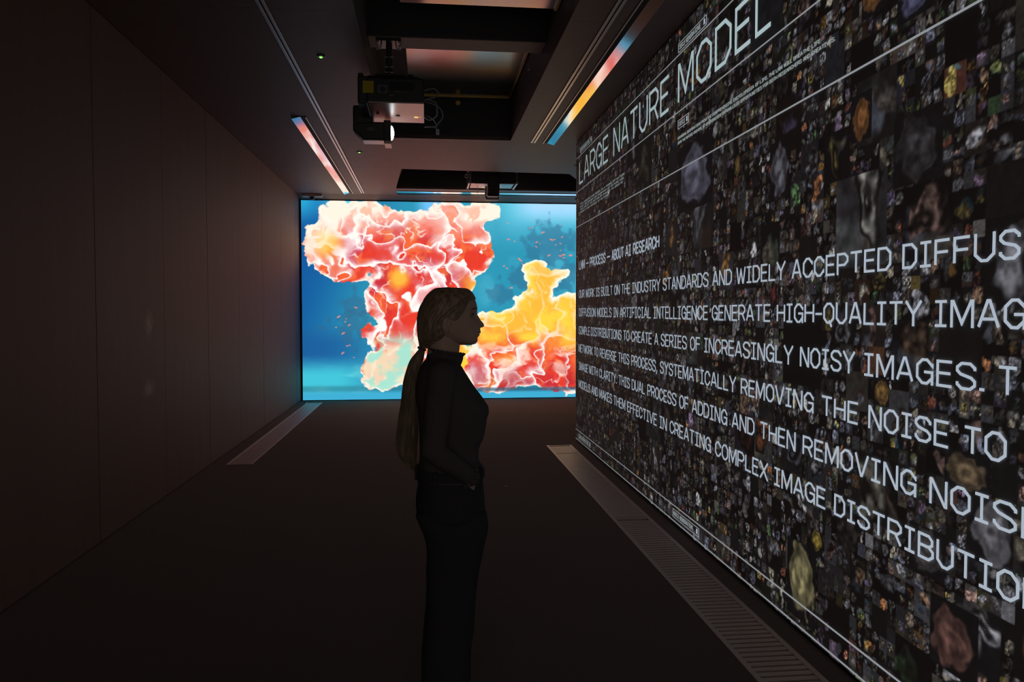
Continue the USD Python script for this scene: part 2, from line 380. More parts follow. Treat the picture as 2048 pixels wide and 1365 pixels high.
def paint_mosaic(y, z, cell, y0, z0, ny, nz_, seed=4):
    """thousands of small dark nature pictures; y, z in metres"""
    own, tiles = tile_layout(ny, nz_, seed)
    rng = np.random.default_rng(seed + 1)
    n = len(tiles)
    ci = np.clip(((y - y0) / cell).astype(int), 0, ny - 1)
    ri = np.clip(((z - z0) / cell).astype(int), 0, nz_ - 1)
    t = own[ri, ci]
    p = ((y - y0) / cell - tiles[t, 0]) / tiles[t, 2]
    q = ((z - z0) / cell - tiles[t, 1]) / tiles[t, 2]
    fg = PALETTE[rng.choice(len(PALETTE), n, p=PAL_W / PAL_W.sum())] * rng.uniform(.75, 1.15, (n, 1))
    fg2 = PALETTE[rng.choice(len(PALETTE), n, p=PAL_W / PAL_W.sum())] * rng.uniform(.5, 1.0, (n, 1))
    bgk = rng.random(n)
    bg = np.where((bgk < .58)[:, None], rng.uniform(4, 16, (n, 1)) * np.array([1.05, 1, 1.1]), PALETTE[rng.choice(len(PALETTE), n, p=PAL_W / PAL_W.sum())] * rng.uniform(.16, .5, (n, 1)))
    empty = rng.random(n) < .12
    k1, k2 = rng.uniform(.30, .70, (n, 2)), rng.uniform(.15, .85, (n, 2))
    r1, r2 = rng.uniform(.22, .62, (n, 2)), rng.uniform(.10, .42, (n, 2))
    r1[:, 1] *= rng.uniform(.45, 1, n)
    ang = rng.uniform(0, 3.14, n)
    sd = rng.uniform(0, 400, n)
    P = np.stack([p * 2.2 + sd[t], q * 2.2, sd[t] * 3.7], -1)
    w1, w2 = meshkit.fbm(P, 3, 3) - .5, meshkit.fbm(P + 31.7, 3, 4) - .5
    fine = meshkit.fbm(P * 3.1 + 11.0, 3, 8)
    pp, qq = p + .8 * w1, q + .8 * w2
    ca, sa = np.cos(ang[t]), np.sin(ang[t])
    dx, dy = pp - k1[t, 0], qq - k1[t, 1]
    d1 = np.hypot((dx * ca + dy * sa) / r1[t, 0], (-dx * sa + dy * ca) / r1[t, 1])
    d2 = np.hypot((pp - k2[t, 0]) / r2[t, 0], (qq - k2[t, 1]) / r2[t, 1])
    m1, m2 = sstep(1.15, .8, d1), sstep(1.2, .75, d2)
    d3 = np.hypot((qq - k2[t, 0]) / r2[t, 1], (pp - k1[t, 1]) / r1[t, 1])
    m3 = sstep(1.15, .75, d3)
    amp = np.where(rng.random(n) < .35, .42, .12)[t]
    ring = 1 - amp + amp * np.cos(d1 * (3 + 8 * bgk[t]) + sd[t] + 9 * w1)
    live = (~empty[t]).astype(float)
    col = bg[t] * (.55 + .9 * fine)[:, None]
    col = mixc(col, fg2[t] * (.3 + 1.1 * fine)[:, None], m2 * live * .9)
    col = mixc(col, fg[t][:, ::-1] * (.2 + .9 * fine)[:, None], m3 * live * .6)
    col = mixc(col, fg[t] * (ring * np.clip(2.6 * fine - .45, .12, 1.5))[:, None], m1 * live)
    gain = np.minimum(rng.choice([.55, .8, 1.0, 1.2, 1.4], n), np.where(tiles[:, 2] > 2, .8, 1.4))
    col = col * gain[t][:, None]
    # a few larger pictures that stand out
    for k, (cy, cz, ry, rz, c) in enumerate(((3.56, .26, .13, .17, (226, 206, 120)), (5.14, 2.50, .30, .21, (160, 160, 205)), (3.10, 2.38, .07, .09, (222, 120, 40)), (2.47, .44, .11, .11, (190, 110, 96)), (3.42, .50, .05, .05, (236, 190, 40)), (3.02, 2.86, .08, .08, (216, 120, 44)), (2.75, 2.74, .10, .07, (120, 120, 190)), (2.72, 2.18, .13, .12, (84, 80, 88)), (2.42, 1.03, .10, .06, (180, 140, 90)), (2.92, 1.25, .05, .05, (220, 150, 50)), (3.9, 1.66, .03, .05, (200, 50, 50)), (3.85, 2.30, .10, .13, (150, 150, 175)), (4.05, .86, .05, .05, (200, 90, 40)), (2.30, .86, .09, .10, (180, 176, 190)), (4.4, 2.42, .05, .06, (205, 150, 50)), (2.62, .70, .09, .08, (110, 100, 104)))):
        a, b = (y - cy) / ry, (z - cz) / rz
        near = np.nonzero((np.abs(a) < 1.5) & (np.abs(b) < 1.5))[0]
        a, b = a[near], b[near]
        Q = np.stack([a * 2 + k * 9, b * 2, np.full(len(a), k * 3.3)], -1)
        f = meshkit.fbm(Q * 1.6 + 5, 4, 6)
        w3, w4 = meshkit.fbm(Q, 3, 11) - .5, meshkit.fbm(Q + 17, 3, 12) - .5
        d = np.hypot(a + .9 * w3, b + .9 * w4)
        box_ = np.maximum(np.abs(a), np.abs(b)) < 1.12
        c0 = mixc(np.zeros((len(a), 3)) + np.array([16, 15, 20.]) * (.5 + f)[:, None], np.array(c) * (.22 + .85 * f)[:, None] * (1 - .25 * np.cos(9 * d))[:, None], sstep(1.02, .82, d))
        col[near] = np.where(box_[:, None], c0, col[near])
    grey = col.mean(1, keepdims=True)
    col = grey + (col - grey) * .62
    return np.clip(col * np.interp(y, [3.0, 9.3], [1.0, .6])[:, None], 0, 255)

# ==== the setting =====================================================================
CZ = 3.60                                   # ceiling
XL, XR, XF = -2.20, 1.82, 3.60              # panelled wall, face of the picture wall, side room
Y0, YP, YE = -3.2, 9.30, 14.05              # back wall, end of the picture wall, far wall
t = thing('floor', kind='structure', label='dark brown-black carpet floor of the gallery corridor', cat='floor')
GL, GR = (-2.06, -1.79, 8.21, 13.70), (1.39, 1.69, 0.9, 9.00)
fl = sg.box(XL - .15, Y0, XF + .1, YE)
for a, b, c, d in (GL, GR):
    fl = fl.difference(sg.box(a, c, b, d))
fm = extrude(fl, 0.10)
fm.apply_translation([0, 0, -0.10])
obj('carpet', fm, M['carpet'], t)
obj('sub_floor', box(XL - .15, XF + .1, Y0, YE, -0.2, -0.1), M['pit'], t)

# ceiling with two openings and what is inside them
R1 = sg.box(-0.47, 4.2, 1.0, 9.28)
R2 = sg.Polygon([(-.35, 11.27), (2.10, 11.42), (2.80, 13.05), (-.49, 13.05)])
ce = thing('ceiling', kind='structure', label='brown-grey flat ceiling with two dark rectangular recesses', cat='ceiling')
slabs = [(Y0, 2.6), (2.6, 5.45), (5.45, 8.33), (8.33, 9.46), (9.46, 11.2), (11.2, YE)]
for a, b in slabs:
    s = sg.box(XL - .15, a + .0012, XF + .1, b - .0012).difference(R1).difference(R2)
    for g in getattr(s, 'geoms', [s]):
        m = extrude(g, 0.04)
        m.apply_translation([0, 0, CZ])
        obj('panel', m, M['ceiling'], ce)
H1 = 4.085
def ring_wall(poly, inset, z0, z1, th=0.05):
    m = extrude(poly.buffer(th, join_style=2).difference(poly), z1 - z0)
    m.apply_translation([0, 0, z0])
    return m
obj('recess_wall', cat(box(-0.52, -0.47, 4.15, 9.33, CZ + .04, H1), box(1.0, 1.05, 4.15, 9.33, CZ + .04, H1)), M['recess_side'], ce)
obj('recess_wall', cat(box(-0.47, 1.0, 9.28, 9.33, CZ + .04, H1), box(-0.47, 1.0, 4.15, 4.2, CZ + .04, H1)), M['recess'], ce)
obj('recess_top', box(-.52, 1.05, 4.15, 9.33, H1 + .012, H1 + .06), M['recess'], ce)
for a, b, zp in ((4.25, 5.90, 3.86), (7.44, 9.17, H1)):
    xa, xb = -0.185, 0.985
    obj('gloss_panel', box(xa, xb - .022, a, b, zp - .006, zp + .012), M['glass_panel'], ce)
    fr = sg.box(xa - .004, a - .004, xb, b + .026).difference(sg.box(xa, a, xb - .022, b)) if zp > 4 else sg.box(xb - .022, a, xb, b)
    fm = extrude(fr, .03)
    fm.apply_translation([0, 0, zp - .022])
    tag(obj('panel_edging', fm, M['brass'], ce), 'thin brass edging strip')
obj('beam', tri(rbox(-.47, 1.0, 6.48, 6.76, 3.80, H1 + .01, .008)), M['recess_side'], ce)
obj('beam_face', box(-.47, 1.0, 6.468, 6.48, 3.806, H1), M['recess'], ce)
obj('hanger_strip', box(-.47, -.185, 6.76, 9.28, H1 - .03, H1 + .012), M['recess'], ce)
tag(obj('brass_disc', cat(cyl((.378, 9.255, 4.02), (.378, 9.28, 4.02), .028, 28), cyl((.378, 9.245, 4.02), (.378, 9.256, 4.02), .016, 20)), M['brass'], ce), 'round brass button on the recess end wall')
tag(obj('hook', cat(cyl((.965, 7.35, 3.93), (.965, 7.35, 3.85), .006, 10), trimesh.creation.icosphere(2, .012).apply_translation([.965, 7.35, 3.845])), M['steel'], ce), 'small steel hook')
q = np.array([(-.35, 11.27, CZ + .04), (-.49, 13.05, CZ + .04), (-.30, 13.05, H1), (-.22, 11.27, H1)])
obj('recess_wall', loft(np.stack([q, q + [-.04, 0, 0]])), M['recess_side'], ce)
obj('recess_wall', ring_wall(R2, 0, CZ + .04, H1 + .05), M['recess'], ce)
m = extrude(R2.buffer(.05, join_style=2), .05)
m.apply_translation([0, 0, H1])
obj('recess_top', m, M['recess'], ce)

obj('deck', box(XL - .15, XF + .1, Y0, YE + .1, 4.2, 4.25), M['recess'], ce)
obj('deck_front', box(XL - .15, XF + .1, Y0 - .05, Y0, CZ, 4.25), M['recess'], ce)
cv = np.array([(0, 13.77, CZ + .001), (0, 14.03, 3.523), (0, 14.03, CZ + .001)])
obj('cove', loft(np.stack([cv + [XL + .001, 0, 0], cv + [XF - .001, 0, 0]])), M['ceiling'], ce)

# panelled wall on the left
wl = thing('wall_left', kind='structure', label='tall grey panelled wall along the left of the corridor', cat='wall')
obj('backing', box(XL - .15, XL - .022, Y0, YE, 0, 4.2), M['slot'], wl)
seams = [Y0, -1.25, 0.10, 1.45, 2.80, 4.15, 5.50, 6.87, 8.20, 9.52, 10.87, 12.22, 13.57, YE]
wide = {5.50, 8.20, 2.80, 10.87, 13.57, 0.10}
for a, b in zip(seams[:-1], seams[1:]):
    ga, gb = (.0035 if a in wide else .0012), (.0035 if b in wide else .0012)
    p = obj('panel', tri(rbox(XL - .024, XL, a + ga, b - gb, .012, CZ - .004, .002, 3)), M['panel_scuffed'] if 5 < a < 6 else M['panel'], wl)
    if 5 < a < 6:
        tag(p, 'panel with two pale scuff marks')
tag(obj('wall_back', box(XR, XF + .1, Y0 - .1, Y0, 0, 4.2), M['dark_wall']), 'dark wall closing the space behind the text partition', 'wall', kind='structure')
tag(obj('wall_far', box(XL - .15, XF + .1, YE, YE + .1, 0, 4.2), M['dark_wall']), 'dark wall carrying the big lit screen', 'wall', kind='structure')
tag(obj('wall_right', box(XR, XR + .22, Y0, YP, 0, CZ), M['dark_wall']), 'dark partition carrying the projected text picture', 'wall', kind='structure')
tag(obj('wall_side', box(XF, XF + .1, Y0, YE, 0, 4.2), M['dark_wall']), 'dark wall of the side room beyond the partition', 'wall', kind='structure')
tag(obj('baseboard_right', box(XR - .012, XR, Y0, YP, 0, .018), M['slot']), 'thin black skirting under the text wall', 'baseboard', kind='structure')
tag(obj('baseboard_far', box(XL, XF, YE - .03, YE, 0, .012), M['alu']), 'narrow metal skirting under the big screen', 'baseboard', kind='structure')

# ==== far screen ======================================================================
YS = 14.0
sc = thing('video_screen', (0, YS, 0), label='big bright screen showing red, white and yellow billows in blue water', cat='screen')
SX0, SX1, SZ0, SZ1 = -2.168, 3.2, 0.012, 3.516
ncol, nrow = 640, 420
u1 = (SX1 - SX0) / (2.692 - SX0) * 547.0
U, V = np.meshgrid(np.linspace(0, u1, ncol), np.linspace(0, 400, nrow))
P = np.stack([SX0 + U / u1 * (SX1 - SX0), np.zeros_like(U), SZ1 - V / 400 * (SZ1 - SZ0)], -1)
colour_grid('picture', P, lin(paint_reef(U, V)), M['far_screen'], sc)
obj('housing', box(SX0 - .004, SX1 + .004, .004, .05, .006, SZ1 + .002), M['black'], sc)
for side, (a, b, c, d) in enumerate(((SX0 - .012, SX0 - .001, .004, SZ1 + .004), (SX1 + .001, SX1 + .012, .004, SZ1 + .004))):
    obj('bezel', box(a, b, -.006, .05, c, d), M['black'], sc)
obj('bezel', box(SX0 - .012, SX1 + .012, -.006, .05, .0, SZ0 - .001), M['black'], sc)

# ==== picture wall with its lettering ====================================================
XW = 1.80
vw = thing('video_wall', (XW, 0, 0), label='long dark wall picture of thousands of tiny nature photos under white lettering', cat='screen')
ys = np.concatenate([np.arange(1.3, 2.05, .02), np.arange(2.05, 4.2, .0062), np.arange(4.2, 6.2, .0105), np.arange(6.2, 9.295, .016), [9.295]])
zs = np.linspace(.022, 3.588, 575)
YY, ZZ = np.meshgrid(ys, zs)
P = np.stack([np.zeros_like(YY), YY, ZZ], -1)[:, ::-1]
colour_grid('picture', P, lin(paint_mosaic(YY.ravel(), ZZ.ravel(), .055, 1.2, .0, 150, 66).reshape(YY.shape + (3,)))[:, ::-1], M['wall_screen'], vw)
obj('housing', box(.003, .02, 1.3, 9.298, .02, 3.592), M['black'], vw)
obj('edge_trim', box(-.004, .02, 9.298, 9.306, .02, 3.592), M['alu'], vw)

# a narrow technical typeface drawn as strokes; (width, strokes), capitals 1 high
C = .24
def _o(w):
    return [[(0, C), (0, 1 - C), (C, 1), (w - C, 1), (w, 1 - C), (w, C), (w - C, 0), (C, 0), (0, C)]]
W = .70
GL_ = {
    'A': (.76, [[(0, 0), (.34, 1), (.42, 1), (.76, 0)], [(.11, .3), (.65, .3)]]),
    'B': (W, [[(0, 0), (0, 1), (W - .2, 1), (W - .04, .85), (W - .04, .66), (W - .2, .53), (0, .53)], [(W - .2, .53), (W, .37), (W, .17), (W - .2, 0), (0, 0)]]),
    'C': (W, [[(W, .80), (W, 1 - C), (W - C, 1), (C, 1), (0, 1 - C), (0, C), (C, 0), (W - C, 0), (W, C), (W, .20)]]),
    'D': (W, [[(0, 0), (0, 1), (W - C, 1), (W, 1 - C), (W, C), (W - C, 0), (0, 0)]]),
    'E': (.60, [[(.60, 0), (0, 0), (0, 1), (.60, 1)], [(0, .52), (.54, .52)]]),
    'F': (.60, [[(0, 0), (0, 1), (.60, 1)], [(0, .52), (.54, .52)]]),
    'G': (W, [[(W, .80), (W, 1 - C), (W - C, 1), (C, 1), (0, 1 - C), (0, C), (C, 0), (W - C, 0), (W, C), (W, .48), (.38, .48)], [(W, .3), (W, 0)]]),
    'H': (W, [[(0, 0), (0, 1)], [(W, 0), (W, 1)], [(0, .52), (W, .52)]]),
    'I': (.50, [[(0, 0), (.50, 0)], [(0, 1), (.50, 1)], [(.25, 0), (.25, 1)]]),
    'J': (.6, [[(.6, 1), (.6, C), (.6 - C, 0), (.2, 0), (0, .2)]]),
    'K': (W, [[(0, 0), (0, 1)], [(W, 1), (.10, .5), (W, 0)], [(0, .5), (.12, .5)]]),
    'L': (.58, [[(0, 1), (0, 0), (.58, 0)]]),
    'M': (.86, [[(0, 0), (0, 1), (.06, 1), (.43, .12), (.80, 1), (.86, 1), (.86, 0)]]),
    'N': (W, [[(0, 0), (0, 1), (.05, 1), (W - .05, 0), (W, 0), (W, 1)]]),
    'O': (.72, _o(.72)),
    'P': (W, [[(0, 0), (0, 1), (W - .2, 1), (W, .82), (W, .62), (W - .2, .44), (0, .44)]]),
    'Q': (.72, _o(.72) + [[(.42, .06), (.56, -.16)]]),
    'R': (W, [[(0, 0), (0, 1), (W - .2, 1), (W, .82), (W, .62), (W - .2, .45), (0, .45)], [(W - .30, .45), (W, 0)]]),
    'S': (W, [[(W, .80), (W, .84), (W - .18, 1), (.18, 1), (0, .84), (0, .70), (.14, .57), (W - .14, .45), (W, .32), (W, .16), (W - .18, 0), (.18, 0), (0, .16), (0, .20)]]),
    'T': (W, [[(0, 1), (W, 1)], [(W / 2, 0), (W / 2, 1)]]),
    'U': (W, [[(0, 1), (0, C), (C, 0), (W - C, 0), (W, C), (W, 1)]]),
    'V': (.74, [[(0, 1), (.34, 0), (.40, 0), (.74, 1)]]),
    'W': (1.0, [[(0, 1), (.20, 0), (.26, 0), (.50, .86), (.74, 0), (.80, 0), (1.0, 1)]]),
    'X': (.72, [[(0, 1), (.72, 0)], [(0, 0), (.72, 1)]]),
    'Y': (.74, [[(0, 1), (.37, .48), (.74, 1)], [(.37, .48), (.37, 0)]]),
    'Z': (.66, [[(0, 1), (.66, 1), (0, 0), (.66, 0)]]),
    '-': (.40, [[(0, .46), (.40, .46)]]), '—': (.9, [[(0, .48), (.9, .48)]]),
    '.': (.10, [[(0, .06), (.10, .06)]]), ',': (.12, [[(.10, .1), (0, -.16)]]),
    '1': (.4, [[(0, .78), (.2, 1), (.2, 0)], [(0, 0), (.4, 0)]]), '/': (.5, [[(0, -.05), (.5, 1.05)]]), '_': (.5, [[(0, 0), (.5, 0)]]),
}
def lettering(text, z, cap, anchors, stroke=.11, depth=.003):
    """anchors: (character index, y of that character's left edge); the line runs towards smaller y. Returns a mesh in the wall's frame."""
    pos, x = [], 0.0
    for ch in text + ' ':
        pos.append(x)
        x += .50 if ch == ' ' else GL_[ch][0] + .24
    pos = np.array(pos)
    ai, ay = np.array([a[0] for a in anchors]), np.array([a[1] for a in anchors], float)
    nat = pos[ai]
    def ymap(v):
        k = np.clip(np.searchsorted(nat, v) - 1, 0, len(nat) - 2)
        s = (ay[k + 1] - ay[k]) / (nat[k + 1] - nat[k])
        return ay[k] + (v - nat[k]) * s
    shapes = []
    for ch, p0 in zip(text, pos):
        if ch == ' ':
            continue
        w, lines = GL_[ch]
        ya, yb = float(ymap(p0)), float(ymap(p0 + w))
        for ln in lines:
            pts = [((-(ya + (yb - ya) * (px / w))), z + py * cap) for px, py in ln]
            closed = pts[0] == pts[-1]
            L = sg.LineString(pts)
            s = L.buffer(cap * stroke / 2, cap_style=3 if ch not in 'EFTHLAIR' else 2, join_style=2, mitre_limit=2.2)
            if closed:
                s = unary_union([s, sg.LineString([pts[-2], pts[0], pts[1]]).buffer(cap * stroke / 2, cap_style=2, join_style=2, mitre_limit=2.2)])
            shapes.append(s)
    return unary_union(shapes), depth

def wall_shape(name, shape, mat, depth=.003, label=None):
    """a flat shape given in (-y, z) becomes print on the wall's face"""
    parts = [extrude(g, depth) for g in getattr(shape, 'geoms', [shape]) if g.area > 1e-8]
    m = trimesh.util.concatenate(parts)
    v = m.vertices
    m.vertices = np.stack([-.001 - v[:, 2], -v[:, 0], v[:, 1]], -1)
    if m.volume < 0:
        m.invert()
    o = obj(name, m, mat, vw)
    if label:
        tag(o, label)
    return o

def line_y(name, text, z, cap, anchors, mat, stroke=.11, label=None):
    s, d = lettering(text, z, cap, anchors, stroke)
    return wall_shape(name, s, mat, d, label)

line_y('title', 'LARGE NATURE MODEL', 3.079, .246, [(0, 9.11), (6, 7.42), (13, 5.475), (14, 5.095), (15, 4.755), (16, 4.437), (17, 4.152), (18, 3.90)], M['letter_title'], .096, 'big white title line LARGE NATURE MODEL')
line_y('heading', 'LNM — PROCESS — ABOUT AI RESEARCH', 2.074, .088, [(0, 9.11), (6, 8.50), (16, 7.475), (22, 6.95), (25, 6.682), (33, 5.90)], M['letter'], .175, 'small white heading line')
TEXT = [
    ('OUR WORK IS BUILT ON THE INDUSTRY STANDARDS AND WIDELY ACCEPTED DIFFUSION', 1.736, [(0, 9.11), (25, 6.708), (64, 2.787), (65, 2.684), (66, 2.599), (67, 2.499), (68, 2.397), (69, 2.283), (70, 2.180)]),
    ('DIFFUSION MODELS IN ARTIFICIAL INTELLIGENCE GENERATE HIGH-QUALITY IMAGES', 1.521, [(0, 9.11), (53, 3.850), (66, 2.594), (67, 2.507), (68, 2.374), (69, 2.256), (70, 2.150)]),
    ('SIMPLE DISTRIBUTIONS TO CREATE A SERIES OF INCREASINGLY NOISY IMAGES. T', 1.311, [(0, 9.11), (56, 3.592), (62, 3.038), (68, 2.357), (70, 2.276), (71, 2.180)]),
    ('NETWORK TO REVERSE THIS PROCESS, SYSTEMATICALLY REMOVING THE NOISE TO', 1.099, [(0, 9.11), (57, 3.380), (61, 2.997), (67, 2.427), (68, 2.328), (69, 2.215)]),
    ('IMAGE WITH CLARITY. THIS DUAL PROCESS OF ADDING AND THEN REMOVING NOISE', .887, [(0, 9.11), (57, 3.553), (66, 2.600), (67, 2.487), (68, 2.370), (69, 2.283), (70, 2.163), (71, 2.06)]),
    ('MODELS AND MAKES THEM EFFECTIVE IN CREATING COMPLEX IMAGE DISTRIBUTIONS', .674, [(0, 9.11), (58, 3.254), (59, 3.150), (64, 2.660), (68, 2.261), (69, 2.150), (71, 1.93)]),
]
for s, z, an in TEXT:
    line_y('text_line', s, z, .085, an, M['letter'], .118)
line_y('small_print', 'DRAWING INSPIRATION FROM THE COMPREHENSIVE ENCYCLOPEDIA OF LIFE. THE LNM WILL BREATHE LIFE', 2.8035, .017, [(0, 5.482), (65, 3.983), (78, 3.706), (90, 3.440)], M['letter_small'], .14, 'first line of small print under the title')
line_y('small_print', 'INTO THE NATURE ARCHIVE, BY OFFERING NEW UNPARALLELED OPPORTUNITIES FOR BOTH RESEARCHERS AND CREATIVES.', 2.769, .017, [(0, 5.482), (93, 3.524), (103, 3.310)], M['letter_small'], .14, 'second line of small print under the title')
for k, (z, y1) in enumerate(((2.822, 6.99), (2.790, 7.02), (2.758, 7.06), (2.726, 7.64))):
    line_y('small_print', ['THE LARGE NATURE MODEL IS A MODEL OF NATURE', 'BUILT ON IMAGES AND RESEARCH OF NATURE AND', 'THE LIFE OF THE NATURE IN IMAGES TO CREATE', 'MODELS AND IMAGES OF NATURE'][k], z, .016, [(0, 9.06), ((43, 42, 42, 27)[k], y1)], M['letter_small'], .14)
for z, th in ((3.403, .0075), (3.0, .0075), (2.585, .0085), (.150, .008), (.036, .008)):
    wall_shape('rule_line', sg.box(-9.29, z - th / 2, -1.45, z + th / 2), M['line'], .002)
def tag_box(y0, y1, z0, z1, text, chars_end):
    fr = sg.box(-y0, z0, -y1, z1).difference(sg.box(-y0 + .009, z0 + .005, -y1 - .009, z1 - .005))
    wall_shape('tag_frame', fr, M['line'], .002)
    h = z1 - z0
    wall_shape('tag_mark', sg.box(-y1 - .055, z0 + h * .28, -y1 - .030, z0 + h * .78), M['letter'], .002)
    line_y('tag_text', text, z0 + h * .30, h * .42, [(0, y0 - .03), (len(text), chars_end)], M['letter_small'], .16)
tag_box(5.49, 4.922, 3.418, 3.484, 'SEC.1 GENERATIVE', 5.03)
tag_box(5.487, 5.252, 2.876, 2.940, 'SEC.1', 5.33)
tag_box(9.085, 8.432, 3.428, 3.487, 'LNM GENERATIVE', 8.54)
tag_box(5.534, 4.978, .062, .125, 'SEC.1 GENERATIVE', 5.09)
tag_box(9.116, 8.44, .062, .118, 'LNM GENERATIVE', 8.54)
wall_shape('tag_mark', sg.box(-9.085, 2.885, -8.82, 2.950), M['grey_label'], .002)

# ==== ceiling tracks and polished slots ====================================================
def slot_track(x0, x1, y0, y1, label, group=None):
    """shallow light track: two lips and a dark slot between"""
    t = thing('ceiling_track', ((x0 + x1) / 2, (y0 + y1) / 2, CZ), label=label, cat='ceiling track', group=group)
    w, l = (x1 - x0) / 2, (y1 - y0) / 2
    obj('slot', box(-w, w, -l, l, -.004, 0), M['slot'], t)
    obj('lip', tri(rbox(-w, -w * .22, -l, l, -.012, -.001, .002, 3)), M['alu'], t)
    obj('lip', tri(rbox(w * .22, w, -l, l, -.012, -.001, .002, 3)), M['alu'], t)
    return t

def gloss_strip(x0, x1, y0, y1, slot_side, label, tilt):
    """polished metal blade, tipped towards the corridor, beside a dark slot"""
    t = thing('polished_strip', ((x0 + x1) / 2, (y0 + y1) / 2, CZ), label=label, cat='metal strip')
    w, l = (x1 - x0) / 2, (y1 - y0) / 2
    s = slot_side
    a, b = (-w, w * .2) if s > 0 else (-w * .2, w)
    drop = (b - a) * math.tan(math.radians(tilt))
    za, zb = (-.006 - drop, -.006) if s > 0 else (-.006, -.006 - drop)
    q = np.array([(a, 0, -.002), (b, 0, -.002), (b, 0, zb), (a, 0, za)])
    obj('blade', loft(np.stack([q + [0, -l, 0], q + [0, l, 0]])), M['mirror_alu'], t)
    obj('slot', box(*((b, w) if s > 0 else (-w, a)), -l, l, -.004, -.002), M['slot'], t)
    a, b = (w * .84, w) if s > 0 else (-w, -w * .84)
    obj('lip', tri(rbox(a, b, -l, l, -.012, -.002, .002, 3)), M['alu'], t)
    return t

slot_track(-1.10, -1.04, .6, 13.55, 'long thin grey double-lipped track on the ceiling, left of the projector')
slot_track(1.245, 1.302, .6, 9.33, 'thin double-lipped track on the ceiling beside the polished strip, right of the projector')
gloss_strip(-1.385, -1.235, 8.37, 13.62, 1, 'polished ceiling strip mirroring pink and red, near the left wall', 15)
gloss_strip(1.395, 1.530, .6, 9.35, -1, 'polished ceiling strip mirroring orange, yellow and cyan, beside the text wall', 16)
t = thing('cross_track', (1.07, 13.5, CZ), label='polished double track across the ceiling in front of the big screen', cat='ceiling track')
obj('blade', tri(rbox(-1.56, 1.56, -.20, -.02, -.009, -.001, .001, 3)), M['mirror_alu'], t)
obj('blade', tri(rbox(-1.56, 1.56, .03, .24, -.009, -.001, .001, 3)), M['mirror_alu'], t)
obj('slot', box(-1.56, 1.56, -.02, .03, -.003, -.001), M['slot'], t)

# ==== floor grilles =======================================================================
def floor_grille(x0, x1, y0, y1, pitch, breaks, label):
    t = thing('floor_grille', ((x0 + x1) / 2, y0, 0), label=label, cat='floor grille')
    w, L = (x1 - x0) / 2, y1 - y0
    obj('pit', box(-w, w, 0, L, -.098, -.085), M['pit'], t)
    for s in (-1, 1):
        a, b = (-w, -w + .028) if s < 0 else (w - .028, w)
        obj('side_rail', tri(rbox(a, b, 0, L, -.03, .004, .002, 3)), M['grille'], t)
    for yb in [0.016, L - 0.016] + [b - y0 for b in breaks]:
        obj('cross_rail', tri(rbox(-w + .028, w - .028, yb - .014, yb + .014, -.03, .003, .002, 3)), M['grille'], t)
    y, n = .05, 0
    while y < L - .05:
        pt = pitch * (.55 if breaks and y > breaks[0] - y0 else 1)
        if all(abs(y - (b - y0)) > .014 + pt * .5 for b in breaks):
            obj('slat', box(-w + .028, w - .028, y - pt * (.33 if pt > .04 else .42), y + pt * (.33 if pt > .04 else .42), -.026, .001), M['grille'], t)
        y += pt
    return t
floor_grille(GR[0], GR[1], GR[2], GR[3], .0485, [5.735, 8.48], 'long slatted metal floor grille at the foot of the text wall')
floor_grille(GL[0], GL[1], GL[2], GL[3], .030, [], 'pale slatted metal floor grille at the foot of the left panelled wall')

